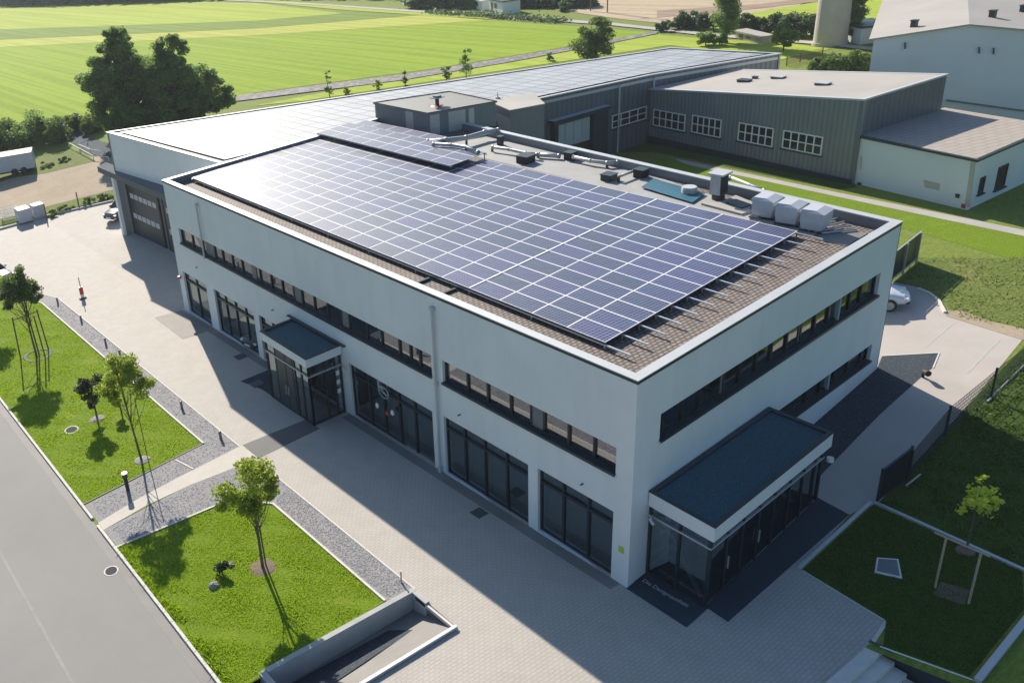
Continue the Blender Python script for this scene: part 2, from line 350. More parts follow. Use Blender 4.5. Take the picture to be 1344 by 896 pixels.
def in_poly(p, poly):
    x, y = p; c = False; n = len(poly)
    for i in range(n):
        x1, y1 = poly[i][:2]; x2, y2 = poly[(i+1) % n][:2]
        if (y1 > y) != (y2 > y) and x < (x2-x1)*(y-y1)/(y2-y1)+x1: c = not c
    return c
def sheet(name, poly, h, mat, parent=None, holes=(), kind='structure'):
    """flat-lying surface that follows the plot's slope, h above it"""
    bm = bmesh.new(); vs = [bm.verts.new((p[0], p[1], 0)) for p in poly]; bm.faces.new(vs)
    def cut(px, py, nx, ny):
        bmesh.ops.bisect_plane(bm, geom=bm.verts[:]+bm.edges[:]+bm.faces[:], plane_co=(px, py, 0), plane_no=(nx, ny, 0), dist=1e-5)
    for hole in holes:
        n = len(hole)
        for i in range(n):
            a, b = hole[i], hole[(i+1) % n]; cut(a[0], a[1], -(b[1]-a[1]), b[0]-a[0])
        bmesh.ops.delete(bm, geom=[f for f in bm.faces if in_poly(f.calc_center_median()[:2], hole)], context='FACES')
    for x in (0., 18.): cut(x, 0, 1, 0)
    for y in (-10., 42.): cut(0, y, 0, 1)
    bmesh.ops.triangulate(bm, faces=[f for f in bm.faces if len(f.verts) > 4])
    for v in bm.verts: v.co.z = gz(v.co.x, v.co.y)+h
    bmesh.ops.recalc_face_normals(bm, faces=bm.faces[:]); bm.normal_update()
    for f in bm.faces:
        if f.normal.z < 0: f.normal_flip()
    me = bpy.data.meshes.new(name); bm.to_mesh(me); bm.free(); me.materials.append(MAT[mat])
    o = bpy.data.objects.new(name, me); COL.objects.link(o)
    if parent: o.parent = parent
    elif kind: o['kind'] = kind
    return o
def pxpoly(l): return [g(*p)[:2] for p in l]

# ------------------------------------------------------------------ world and sun
SUN_AZ, SUN_EL = 73.0, 31.5
w = bpy.data.worlds.new('World'); scn.world = w; w.use_nodes = True
bg = w.node_tree.nodes['Background']; sky = w.node_tree.nodes.new('ShaderNodeTexSky'); sky.sky_type = 'NISHITA'; sky.sun_disc = False
sky.sun_elevation = rad(SUN_EL); sky.sun_rotation = rad(90-SUN_AZ); sky.air_density = 1.25; sky.dust_density = 1.6; sky.ozone_density = 2.6; sky.altitude = 400
tint = w.node_tree.nodes.new('ShaderNodeMix'); tint.data_type = 'RGBA'; tint.blend_type = 'MULTIPLY'; tint.inputs[0].default_value = 1; tint.inputs[7].default_value = (.84, 1.01, 1.12, 1)
w.node_tree.links.new(sky.outputs[0], tint.inputs[6]); w.node_tree.links.new(tint.outputs[2], bg.inputs[0]); bg.inputs[1].default_value = .074
ld = bpy.data.lights.new('sun', 'SUN'); ld.energy = 5.0; ld.angle = rad(.55); ld.color = (1, .9, .76)
lo = bpy.data.objects.new('sun', ld); COL.objects.link(lo)
sd = Vector((math.cos(rad(SUN_AZ))*math.cos(rad(SUN_EL)), math.sin(rad(SUN_AZ))*math.cos(rad(SUN_EL)), math.sin(rad(SUN_EL))))
lo.rotation_euler = sd.to_track_quat('Z', 'Y').to_euler(); lo.location = (0, 0, 60)
scn.view_settings.view_transform = 'Standard'; scn.view_settings.look = 'None'; scn.view_settings.gamma = 1; scn.view_settings.exposure = .6

# ------------------------------------------------------------------ ground
H = 8.3
PIT = [(-11.9, 4.62), (-5.8, 4.5), (-5.8, 2.2), (-13.0, 2.2), (-13.0, 4.62)]
LOW = [(3.25, -6.5), (3.25, -6.3), (0.3, -6.3), (-3, -6.3), (-3, -22), (30, -22), (30, -9.6), (7.3, -8.5), (3.75, -8.6)]
LOWH = [(2.9, -6.2), (-3.0, -6.2), (-3.0, -22), (9., -22), (3.4, -8.7)]
BIG = 1100
sheet('ground', [(-BIG, -BIG), (BIG, -BIG), (BIG, BIG), (-BIG, BIG)], 0, 'meadow', holes=(PIT[:3]+[(-13.0, 2.2), (-13.0, 4.62)], LOWH))

XR, XL = -6.82, -13.45      # lawn edges
XP = -5.62                 # paving edge
# paved yard
yard = [(-5.62, 100 and 17.5), (-5.62, 43.8), (-8.5, 52.5), (-12., 60.), g(-60, 312)[:2], g(30, 291)[:2], g(147, 264)[:2], (6, 60), (6, 30), (19, 30), (19, 1.2), (17.2, 1.14), (8.2, -1.9), (8.05, -2.87),
        (4.55, -3.25), (4.25, -6.03), (3.16, -6.2), (-3., -6.2), (-3, -22), (-30, -22), (-13.0, 2.2), (-5.8, 2.2), (-5.8, 4.5), (XP, 4.6)]
sheet('yard', yard, .004, 'paving')
# road on the left and its gutter
rp = lambda y: -14.1-.0*y
sheet('road', [(-60, -60), (-13.95, -60), (-13.95, 62), (-20, 75), (-60, 90)], .008, 'asphalt')
sheet('gutter', [(-13.98, -60), (-13.56, -60), (-13.56, 62), (-13.98, 62)], .012, 'greypave')
sheet('road_seam', [(-17.62, -30), (-17.5, -30), (-17.5, 70), (-17.62, 70)], .012, 'roadline')
kb = MB()
for k in range(90):
    y0 = 4.5+k*.62
    if y0 > 60: break
    if 15.75 < y0 < 16.6: continue
    kb.obox((-13.58, y0, gz(-13, y0)-.1), (.12, 0, 0), (0, .6, 0), (0, 0, .19+.004*(k % 3)))
tag(obj('kerb', kb, 'kerb', bevel=.01), None, None, kind='structure')

# gravel belts round the lawns, path
sheet('gravel_bed', [(-13.4, 14.4), (XP, 13.1), (XP, 16.1), (-9.0, 16.3), (-13.4, 15.85)], .006, 'gravel')
sheet('gravel_bed', [(-13.4, 16.5), (-9, 17.2), (XP, 17.3), (XP, 43.8), (-8.5, 52.5), (-9.6, 52.3), (XR, 43.8), (XR, 18.95), (-13.4, 18.15)], .006, 'gravel')
sheet('gravel_bed', [(XR, 4.6), (XP, 4.6), (XP, 13.2), (XR, 13.2)], .006, 'gravel')
sheet('footpath', [(-13.42, 15.85), (-11.2, 16.2), (-9.0, 16.25), (-7.2, 16.1), (-5.5, 15.95), (-5.5, 17.5), (-7.2, 17.35), (-9.0, 17.2), (-11.2, 16.95), (-13.42, 16.5)], .012, 'path')
sheet('entrance_strip', [(-5.5, 15.95), (-1.9, 16.1), (-1.9, 17.3), (-5.5, 17.5)], .009, 'midpave')
lawnA = [(XL, 18.25), (XR, 18.95), (XR, 43.9), (-9.6, 52.4), (-13.0, 56), (XL, 56)]
lawnB = [(XL, 4.62), (XR, 4.82), (XR, 12.5), (-8.17, 14.05), (XL, 14.38)]
sheet('lawn', lawnA, .01, 'lawn'); sheet('lawn', lawnB, .01, 'lawn')
def edging(name, pts, w=.09, h=.06, mat='kerb', label=None):
    mb = MB()
    for a, b in zip(pts[:-1], pts[1:]):
        A = Vector((a[0], a[1], gz(*a[:2])-.1)); B = Vector((b[0], b[1], gz(*b[:2])-.1)); d = (B-A); n = Vector((-d.y, d.x, 0)).normalized()*w
        mb.obox(A, d, n, (0, 0, .1+h))
    return tag(obj(name, mb, mat), None, None, kind='structure')
edging('kerb_edging', [(XR, 18.95), (XR, 43.9), (-9.6, 52.4)]); edging('kerb_edging', [(XR, 4.82), (XR, 12.5), (-8.17, 14.05), (XL, 14.38)])
edging('kerb_edging', [(XL, 18.25), (XR, 18.95)], .05, .03, 'greypave'); edging('kerb_edging', [(-8.6, 18.6), (-8.3, 17.3)], .07, .03)
edging('kerb_edging', [(XP, 4.6), (XP, 13.1), (XP, 15.9)], .06, .02); edging('kerb_edging', [(XP, 17.5), (XP, 43.8), (-8.5, 52.5)], .06, .02)
# darker slabs at the doors
sheet('door_slab', pxpoly([(203, 417), (239, 407), (282, 432), (240, 445)]), .012, 'greypave')
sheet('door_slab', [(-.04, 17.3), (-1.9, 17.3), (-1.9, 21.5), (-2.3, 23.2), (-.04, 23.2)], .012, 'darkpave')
sheet('base_strip', [(-.5, .3), (-.02, .3), (-.02, 16.2), (-.5, 16.2)], .010, 'greypave')
sheet('base_strip', [(-.5, 23.3), (-.02, 23.3), (-.02, 30.5), (-.5, 30.5)], .010, 'greypave')
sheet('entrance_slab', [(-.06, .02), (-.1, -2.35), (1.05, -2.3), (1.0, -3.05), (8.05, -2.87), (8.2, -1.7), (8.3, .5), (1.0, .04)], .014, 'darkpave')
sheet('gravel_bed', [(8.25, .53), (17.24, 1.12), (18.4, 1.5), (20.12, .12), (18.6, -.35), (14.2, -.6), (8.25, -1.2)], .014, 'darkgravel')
sheet('driveway', [(8.25, -1.2), (14.2, -.6), (18.6, -.35), (20.12, .12), (18.4, 1.5), (17.3, 1.2), (18.2, 5), (22., 9), (26.6, 4.6), (26.0, 3.3), (24.9, 2.2), (24.0, 1.5), (23.8, -1.5), (17.9, -2.4), (9.3, -3.2), (8.05, -2.87)], .009, 'drive')
edging('kerb_edging', [g(1203, 380)[:2], g(1218, 386)[:2], g(1230, 396)[:2], g(1238, 411)[:2]], .12, .1)
edging('kerb_edging', [(20.12, .12), (18.4, 1.5)], .05, .03); edging('kerb_edging', [(20.12, .12), (18.6, -.35)], .05, .03)
for l in ([(1253, 424), (1251, 423), (1213, 455), (1215, 456)], [(1313, 446), (1311, 445), (1268, 489), (1271, 490)], [(1174, 398), (1173, 398), (1172, 425), (1173.5, 425)]): sheet('pavement_joint', pxpoly(l), .014, 'concrete')
for l in ([(2, 5.0), ]): pass
for x in (-3.6,): sheet('drain_channel', [(x, 6.5), (x+.1, 6.5), (x+.1, 15.8), (x, 15.8)], .008, 'greypave') if False else None
# lawn by the right entrance
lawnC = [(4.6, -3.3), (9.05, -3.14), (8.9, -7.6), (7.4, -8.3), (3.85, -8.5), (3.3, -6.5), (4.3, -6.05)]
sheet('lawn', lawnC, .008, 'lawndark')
edging('kerb_edging', [(4.55, -3.25), (9.1, -3.08)], .12, .06, 'coping'); edging('kerb_edging', [(9.1, -3.1), (8.9, -7.75)], .12, .08, 'coping')
edging('kerb_edging', [(4.55, -3.3), (4.25, -6.03), (3.16, -6.2)], .1, .01, 'kerb')
shade = pxpoly([(1155, 655), (1284, 510), (1344, 455)])
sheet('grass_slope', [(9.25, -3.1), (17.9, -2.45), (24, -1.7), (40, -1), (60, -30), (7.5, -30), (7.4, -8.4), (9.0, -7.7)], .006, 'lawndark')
# strip of lawn, path and rough bank towards the halls
sheet('grass_verge', pxpoly([(860, 206), (950, 224), (1060, 246), (1200, 277), (1344, 305), (1600, 360), (1600, 420), (1344, 345), (1180, 298), (1000, 262), (860, 226)]), .01, 'lawn')
sheet('footpath', pxpoly([(884, 208), (900, 211), (1000, 232), (1100, 253), (1200, 273), (1344, 302), (1600, 352), (1600, 365), (1344, 310), (1200, 280), (1100, 258.5), (1000, 237), (900, 216)]), .014, 'gravel_path')
bank = [(21, 12.5), (27.3, 9.2), (32.3, 2.6), (60, -14), (60, -24), (24.2, -1.5), (24.1, 1.3), (25.2, 2.3), (26.3, 3.5), (26.2, 5.2)]
sheet('rough_bank', bank, .012, 'rough')
sheet('bare_soil', pxpoly([(1238, 408), (1262, 408), (1300, 422), (1344, 432), (1344, 447), (1290, 430), (1242, 415)]), .02, 'dirt')
sheet('hall_apron', pxpoly([(790, 190), (849, 185), (1118, 240), (1125, 246), (1100, 249), (1000, 229), (900, 208), (860, 200), (790, 200)]), .008, 'lawndark')

# fields
def fld(name, l, h, mat): return sheet(name, [g(*p)[:2] for p in l], h, mat)
fld('field', [(-500, 66), (0, 62), (336, 47), (640, 27), (860, 43), (672, 74), (560, 92), (336, 122), (200, 160), (0, 176), (-300, 200), (-500, 215)], .03, 'f_green')
fld('field', [(-500, 56), (0, 52.5), (336, 38), (560, 20), (640, 27.4), (336, 47), (0, 62.3), (-500, 66)], .05, 'f_yellow')
fld('field', [(-500, 42), (0, 39), (336, 27.5), (450, 18), (560, 20), (336, 38.2), (0, 53), (-500, 57)], .06, 'f_olive')
fld('field', [(-500, 18), (0, 12), (250, 3), (336, 5), (450, 18.2), (336, 28), (0, 39.3), (-500, 43)], .07, 'f_light')
fld('field', [(300, -4), (420, 6), (537, 14), (672, 21.5), (640, 26), (450, 14), (336, 3)], .08, 'f_light')
fld('field', [(690, -14), (700, 9), (816, 26), (940, 38), (985, 30), (1060, 3), (1200, -15)], .05, 'f_tan')
fld('field', [(862, 24), (960, 16), (1075, 3), (1100, -6), (1000, 6), (862, 15)], .08, 'f_brown')
fld('field', [(890, 36), (985, 18), (1075, 3), (1160, -14), (1344, -30), (1500, 10), (1344, 20), (1160, 50), (1000, 50)], .07, 'f_light')
fld('field', [(676, 74), (862, 46), (940, 52), (1040, 58), (1090, 65), (1020, 80), (880, 60), (640, 96), (400, 133), (330, 140)], .04, 'f_light')
fld('country_lane', [(-400, -6), (250, -2), (420, 6), (537, 14), (672, 22), (802, 31), (940, 46), (1072, 56), (1139, 63), (1260, 72), (1260, 76), (1139, 67), (1072, 59.5), (940, 49.5), (802, 34.5), (672, 25), (537, 16.3), (420, 7.6), (250, -.8), (-400, -4.5)], .12, 'gravel_path')
fld('stone_ditch', [(310, 127), (420, 112.5), (530, 99), (672, 75.5), (800, 54), (862, 42), (862, 45.5), (800, 58), (672, 82), (530, 106), (420, 120), (310, 134)], .11, 'slate')
# dirt lot behind the yard
fld('dirt_lot', [(-200, 262), (0, 240), (80, 208), (150, 205), (150, 262), (60, 278), (0, 292), (-200, 330)], .03, 'dirt')
fld('grass_verge', [(-60, 314), (0, 297), (60, 281), (150, 262), (150, 249), (60, 272), (0, 288), (-60, 300)], .05, 'rough')
fld('grass_verge', [(0, 190), (110, 200), (125, 212), (60, 228), (0, 236)], .045, 'rough')
kb = MB(); pts = [g(0, 302), g(60, 285), g(148, 265)]
for a, b in zip(pts[:-1], pts[1:]):
    d = Vector(b)-Vector(a); kb.obox(Vector(a)-Vector((0, 0, .1)), d, Vector((-d.y, d.x, 0)).normalized()*.2, (0, 0, .25))
tag(obj('kerb', kb, 'concrete'), None, None, kind='structure')

def local_thing(name, label, cat, loc, rz=0., group=None, s=1.):
    t = thing(name, label, cat, loc, group); t.rotation_euler = (0, 0, rz); t.scale = (s, s, s); REL.add(t.name); return t

# ------------------------------------------------------------------ facade builder
def facade(root, p0, p1, zb, zt, wins, mat='white_wall', depth=.22, frame='frame', glassm='glass', thick=.3, name='wall'):
    """wall from p0 to p1 (outside is to the right of p0->p1) with window openings (s0,s1,z0,z1,mullions,transom,fills,sill)"""
    A = Vector((p0[0], p0[1], 0)); B = Vector((p1[0], p1[1], 0)); L = (B-A).length; t = (B-A)/L; n = Vector((t.y, -t.x, 0))
    P = lambda s, d, z: tuple(A+t*s-n*d+Vector((0, 0, z)))
    ss = sorted({0, L} | {w[0] for w in wins} | {w[1] for w in wins}); zs = sorted({zb, zt} | {w[2] for w in wins} | {w[3] for w in wins})
    mb = MB()
    for i in range(len(ss)-1):
        for j in range(len(zs)-1):
            sm, zm = (ss[i]+ss[i+1])/2, (zs[j]+zs[j+1])/2
            if any(w[0] < sm < w[1] and w[2] < zm < w[3] for w in wins): continue
            mb.add([P(ss[i], 0, zs[j]), P(ss[i+1], 0, zs[j]), P(ss[i+1], 0, zs[j+1]), P(ss[i], 0, zs[j+1])], [(0, 1, 2, 3)])
            c0, c1 = max(ss[i], .33), min(ss[i+1], L-.33); mb.add([P(c0, thick, zs[j]), P(c1, thick, zs[j]), P(c1, thick, zs[j+1]), P(c0, thick, zs[j+1])], [(3, 2, 1, 0)])
    for w in wins:
        s0, s1, z0, z1 = w[:4]
        for a, b in (((s0, z0), (s1, z0)), ((s1, z0), (s1, z1)), ((s1, z1), (s0, z1)), ((s0, z1), (s0, z0))):
            mb.add([P(a[0], 0, a[1]), P(a[0], thick, a[1]), P(b[0], thick, b[1]), P(b[0], 0, b[1])], [(0, 1, 2, 3)])
    o = obj(name, mb, mat, root)
    for w in wins:
        s0, s1, z0, z1, mull, trans, fills, sill = (list(w)+[None]*8)[:8]
        fm = MB(); fw = .07; dv = n*.09
        def bar(a0, c0, a1, c1, dd=depth, th=.09): fm.obox(P(a0, dd, c0), t*(a1-a0), n*th, (0, 0, c1-c0))
        bar(s0, z0, s1, z0+fw); bar(s0, z1-fw, s1, z1); bar(s0, z0+fw, s0+fw, z1-fw); bar(s1-fw, z0+fw, s1, z1-fw)
        for m in mull or []: bar(m-fw*.6, z0+fw, m+fw*.6, z1-fw, depth, .1)
        if trans:
            for k, tz in enumerate(trans): bar(s0+fw, tz-.05, s1-fw, tz+.05, depth, .125)
        wo = obj('window', fm, frame, root)
        gm = MB(); gm.add([P(s0+fw*.9, depth-.03, z0+fw*.9), P(s1-fw*.9, depth-.03, z0+fw*.9), P(s1-fw*.9, depth-.03, z1-fw*.9), P(s0+fw*.9, depth-.03, z1-fw*.9)], [(0, 1, 2, 3)])
        obj('glass_pane', gm, 'glass' if z0 > 3 else glassm, wo)
        if fills:
            for a, b in fills: obj('infill_panel', MB().obox(P(a, depth+.02, z0+fw), t*(b-a), n*.085, (0, 0, z1-z0-2*fw)), 'greyfill', wo)
        if sill:
            q = MB(); q.obox(P(s0-.02, depth-.08, z0-.03), t*(s1-s0+.04), n*(depth+.0), (0, 0, .035)); q.obox(P(s0-.02, -.055, z0-.09), t*(s1-s0+.04), n*.03, (0, 0, .1))
            obj('sill', q, sill, wo)
    return o, P

def flatpoly(name, poly, z, mat, parent): return obj(name, MB().add([(p[0], p[1], z) for p in poly], [tuple(range(len(poly)))]), mat, parent)

# ------------------------------------------------------------------ main building
O, L0, W0, LW = (0, 0), (.057, 34.66), (17.245, 1.138), (19.954, 34.994)
main = thing('office_building', 'white two-storey office building with ribbon windows under a flat brown tiled roof of solar panels', 'building', (0, 0, 0))
def yfix(y): return y
S = lambda y: 34.66-y       # facade runs from the far corner to the near one
def win(y1, y0, z0, z1, mull=(), trans=None, fills=None, sill=None): return (S(y1), S(y0), z0, z1, [S(m) for m in mull], trans, [(S(b), S(a)) for a, b in (fills or [])], sill)
def LFy(px, py): return onplane(px, py, (0, 0, 0), (34.66, -.057, 0))[1]
def RFs(px, py): p = onplane(px, py, (0, 0, 0), (1.138, -17.2455, 0)); return math.hypot(p[0], p[1])
# positions of mullions read along the facades (metres from the near corner)
m1 = [LFy(230+x/4.48, 280+y/4.48) for x, y in ((92, 170), (150, 200), (222, 240), (268, 262), (325, 290), (382, 320), (487, 375), (552, 405), (617, 440), (685, 475), (732, 500), (805, 540), (883, 580), (965, 625), (1010, 650))]
m1 += [LFy(336+x/2.988, 300+y/2.988) for x, y in ((425, 395), (482, 425), (552, 460), (595, 485), (632, 505))]
m2 = [LFy(560+x/3.733, 390+y/3.733) for x, y in ((187, 400), (285, 445), (398, 500), (498, 560), (562, 590), (682, 650), (808, 710))]
W_left = [
    win(33.45, 9.82, 4.42, 5.42, m1, None, [(LFy(230+218/4.48, 280+240/4.48), LFy(230+168/4.48, 280+210/4.48)), (LFy(230+463/4.48, 280+360/4.48), LFy(230+437/4.48, 280+345/4.48)), (m1[10], m1[9]), (m1[14], m1[13])], 'anthra'),
    win(9.16, .68, 4.42, 5.45, m2, None, [(m2[4], m2[3])], 'anthra'),
    win(33.95, 30.75, -.58, 2.32, [32.4], [1.72]),
    win(29.75, 25.0, -.5, 2.36, [28.6, 27.4, 26.2], [1.76]),
    win(24.42, 21.5, -.42, 2.4, [23.2], [1.8]),
    win(21.3, 16.8, -.36, 2.5, [19.8, 18.3], [1.9]),
    win(15.95, 9.95, -.28, 2.66, [14.6, 13.5, 12.4, 11.3], [2.06]),
    win(9.25, 4.55, -.12, 2.76, [8.15, 7.0, 5.8], [2.16]),
    win(4.08, .7, -.02, 2.86, [2.98, 1.85], [2.24]),
]
wl, _ = facade(main, L0, O, -1.6, H-.17, W_left, glassm='glassd')
for ch in list(main.children):
    if ch.name.startswith('window'):
        pass
mr = [RFs(850+x/3.447, 340+y/3.447) for x, y in ((90, 700), (178, 650), (255, 600), (362, 540), (437, 490), (512, 440), (580, 400), (650, 360), (712, 320), (778, 270), (838, 235), (884, 205), (935, 170), (985, 140))]
ml = [RFs(850+x/3.447, 340+y/3.447) for x, y in ((735, 600), (800, 560), (865, 515), (925, 465), (985, 430))]
W_right = [(1.36, 16.15, 5.45, 6.45, mr, None, [(mr[3]-.12, mr[3]+.12), (mr[8]-.1, mr[8]+.1)], 'anthra'),
           (8.6, 16.45, 2.3, 3.08, ml, None, None, 'anthra'),
           (1.15, 8.1, .15, 2.95, [2.4, 3.6, 4.8, 6.0, 7.1], None, None, None)]
facade(main, O, W0, -1.6, H-.17, W_right)
facade(main, W0, LW, -1.6, H-.17, []); facade(main, LW, L0, -1.6, H-.17, [])
# parapet coping and its dark drip edge
def inset(poly, d):
    n = len(poly); out = []
    for i in range(n):
        a, b, c = Vector(poly[i-1][:2]), Vector(poly[i][:2]), Vector(poly[(i+1) % n][:2])
        d1 = (b-a).normalized(); d2 = (c-b).normalized(); n1 = Vector((-d1.y, d1.x)); n2 = Vector((-d2.y, d2.x)); m = (n1+n2); m = m/(m.dot(n1))
        out.append(tuple(b+m*d))
    return out
MP = [O, W0, LW, L0]      # counter-clockwise
def ring(name, poly, d0, d1, z0, z1, mat, parent):
    a = inset(poly, d0); b = inset(poly, d1); mb = MB(); n = len(poly)
    for i in range(n):
        j = (i+1) % n; q = [a[i], a[j], b[j], b[i]]; mb.prism(q, z0, z1)
    return obj(name, mb, mat, parent)
ring('coping', MP, -.04, .315, H-.035, H, 'coping', main)
ring('drip_edge', MP, -.025, .3, H-.155, H-.036, 'anthra', main)
ring('parapet', MP, .303, .34, 7.7, H-.04, 'greyfill', main)
flatpoly('tiled_roof', inset(MP, .342), 7.86, 'tiles', main)
# interior so that the glass shows a room behind it
ip = inset(MP, .9)
io = obj('floor_slab', MB().prism(inset(MP, .32), -.75, -.6).prism(inset(MP, .32), 3.3, 3.6), 'intfloor', main)
im = MB(); cp = inset(MP, 4.2); im.prism(cp, -.6, 7.8)
for y in (4.3, 9.6, 16.3, 24.7, 30.2): im.box(.5, y-.07, -.6, 4.4, y+.07, 7.8)
for x in (5., 9., 13.): im.box(x, .9, 1.8, x+.1, 4.4, 7.8)
obj('partition_wall', im, 'interior', main)
im = MB()
for k in range(26):
    y = 1+k*1.28; h = .3+(k*7 % 5)*.12; im.box(.9, y, 3.6, 1.5, y+.8, 3.95+h, )
for k in range(10): x = 2+k*1.4; im.box(x, 1.7+x*.06, 3.6, x+.9, 2.3+x*.06, 5.6+(k % 3)*.35)
obj('office_furniture', im, 'wood', main)
for y0, y1, z0 in ((7.05, 8.1, 0), (5.85, 6.95, 0), (3.05, 4.0, .05), (11.35, 12.3, -.15), (13.55, 14.5, -.15), (26.3, 27.3, -.4)):
    q = MB()
    for k in range(9): yy = y0+(y1-y0)*k/9; q.box(.5, yy, z0, .52, yy+(y1-y0)/9*.86, 2.3)
    obj('vertical_blind', q, 'blind', main)
# downpipes
for i, (yy, z0, z1) in enumerate(((9.5, -.3, 7.65), (30.0, 4.3, 7.65))):
    q = MB(); q.tube([(-.09, yy, z0), (-.09, yy, z1)], .055, 10); q.box(-.16, yy-.1, z1-.02, 0, yy+.1, z1+.1)
    if i == 0:
        q.box(-.13, yy-.07, 4.15, -.001, yy+.07, 4.3); q.box(-.15, yy-.08, -.2, -.001, yy+.08, .15)
    obj('downpipe', q, 'coping', main)
q = MB()
for y in (2.0, 8.2, 22.6, 31.5): q.tube([(-.12, y, 3.3), (0.02, y, 3.3)], .03, 8)
obj('overflow_spout', q, 'anthra', main)
# black corner downpipe at the far right end
q = MB(); q.tube([(17.33, 1.22, 1.2), (17.33, 1.22, 8.1)], .06, 10); obj('downpipe', q, 'anthra', main)
tag(obj('house_number_sign', MB().obox((-.03, .22, 1.35), (0, .2, 0), (.025, 0, 0), (0, 0, .26)), 'yellow', bevel=.02), 'small round yellow-green sign on the white corner pillar', 'sign')
q = MB(); q.obox((-.14, 34.2, 1.75), (.13, 0, 0), (0, .26, 0), (0, 0, .16)); q.obox((-.2, 34.26, 1.79), (.06, 0, 0), (0, .14, 0), (0, 0, .09))
tag(obj('alarm_lamp', q, 'red', bevel=.01), 'small red lamp on the far left corner of the white building', 'lamp')
for k, (x, y, z, l) in enumerate(((.93, -.02, 2.65, 'small camera on the white wall left of the right glass porch'), (-.02, 16.35, 2.35, 'small camera on the white pillar right of the left glass porch'))):
    c = MB(); c.tube([(x, y, z), (x-.1, y-.16, z)], .025, 8); c.tube([(x-.1, y-.1, z-.04), (x-.2, y-.3, z-.09)], .05, 10)
    tag(obj('security_camera', c, 'white'), l, 'camera')

# ------------------------------------------------------------------ solar panels
PU = Vector((.987, .083, 0)); PV = Vector((.0113, 1.6563, 0)); PO = Vector((1.5437, 2.5053, 0))
def panel_meshes():
    a = PU*.999; b = PV*.9995; g1 = MB(); fr = MB(); w = .026
    g1.obox((0, 0, -.03), a, b, (0, 0, .03))
    ua, ub = PU*w, PV.normalized()*w
    fr.obox((0, 0, -.036), a, ub, (0, 0, .04)); fr.obox(tuple(b-ub+Vector((0, 0, -.036))), a, ub, (0, 0, .04))
    fr.obox(tuple(ub+Vector((0, 0, -.036))), ua, b-2*ub, (0, 0, .04)); fr.obox(tuple(a-ua+ub+Vector((0, 0, -.036))), ua, b-2*ub, (0, 0, .04))
    return g1, fr
gm, fm = panel_meshes()
p0 = None
def put_panel(i, j, z, lab, grp):
    global p0
    loc = PO+PU*i+PV*j; loc.z = z
    if p0 is None:
        p0 = obj('solar_panel', gm, 'solar'); c = obj('frame', fm, 'panelframe', p0); p0.location = loc; c.matrix_parent_inverse = Matrix.Identity(4); o = p0
    else:
        o = p0.copy(); COL.objects.link(o); o.location = loc
        c = p0.children[0].copy(); COL.objects.link(c); c.parent = o; c.matrix_parent_inverse = Matrix.Identity(4)
    o.rotation_euler = (rad(random.uniform(-.04, .04)), rad(random.uniform(-.12, .12)), 0)
    tag(o, lab, 'solar panel', grp)
MAINL = 'blue solar panel in the large flat array on the main roof'; RL = 'solar panel in the raised array beside the grey roof box'
for i in range(13):
    for j in range(19):
        if i >= 10.9 and j >= 11: continue
        put_panel(i, j, 8.13, MAINL, 'solar panels of the main roof array')
for i in range(3):
    for j in range(8): put_panel(10.35+i, 11.0+j, 8.45, RL, 'solar panels of the raised roof array')
for j in range(5): put_panel(13.35, 13.6+j, 8.47, RL, 'solar panels of the raised roof array')
# mounting rails with feet
for i in range(14):
    mb = MB(); a = PO+PU*(i-.03)+PV*-.62; b = PO+PU*(i-.03)+PV*(19 if i < 11 else 11); a.z = b.z = 8.0
    mb.obox(tuple(a), tuple(b-a), tuple(PU*.07), (0, 0, .05))
    for k in range(0, 19 if i < 11 else 11, 2): q = PO+PU*(i-.01)+PV*k; mb.obox((q.x, q.y, 7.86), tuple(PU*.04), tuple(PV*.03), (0, 0, .14))
    if i in (3, 7, 11) : pass
    tag(obj('mounting_rail', mb, 'alu'), 'thin metal mounting rail poking out at the near end of the main roof array', 'rail', 'rails under the main roof array')
mb = MB(); a = PO+PV*10.9+PU*10.3
for k in range(9): q = PO+PU*10.38+PV*(11+k); mb.obox((q.x, q.y, 7.86), tuple(PU*.04), (0, .04, 0), (0, 0, .57)); q = PO+PU*13.2+PV*(11+k); mb.obox((q.x, q.y, 7.86), tuple(PU*.04), (0, .04, 0), (0, 0, .57))
mb.obox(tuple(a+Vector((0, 0, 8.36))), tuple(PV*8), tuple(PU*.05), (0, 0, .045)); mb.obox(tuple(a+PU*2.9+Vector((0, 0, 8.36))), tuple(PV*8), tuple(PU*.05), (0, 0, .045))
tag(obj('panel_rack', mb, 'anthra'), 'dark metal rack under the raised solar array', 'panel rack')
q = PO+PV*4-PV*.017; mb = MB(); mb.obox((q.x, q.y, 8.137), tuple(PU*12.98), (0, .075, 0), (0, 0, .012))
tag(obj('array_divider_strip', mb, 'panelframe'), 'wide bright strip crossing the main solar array', 'divider strip')
# ballast sheets and membrane behind the array
def zr(l, z=7.86): return [g(px, py, flat=z)[:2] for px, py in l]
memb = flatpoly('roof_membrane', zr([(640, 196), (700, 196), (800, 219), (880, 243), (930, 262), (985, 283), (1050, 300), (1068, 296), (1035, 280), (960, 250), (925, 262), (860, 258), (845, 249), (760, 240), (640, 212)]), 7.872, 'membrane', main) if False else None
MEM = [(14.75, 3.2), (16.2, 3.3), (16.9, 9.2), (17.9, 13.2), (18.6, 19.), (18.9, 27.), (15.4, 27.), (15.2, 19), (15.0, 12)]
flatpoly('roof_membrane', MEM, 7.868, 'membrane', main)

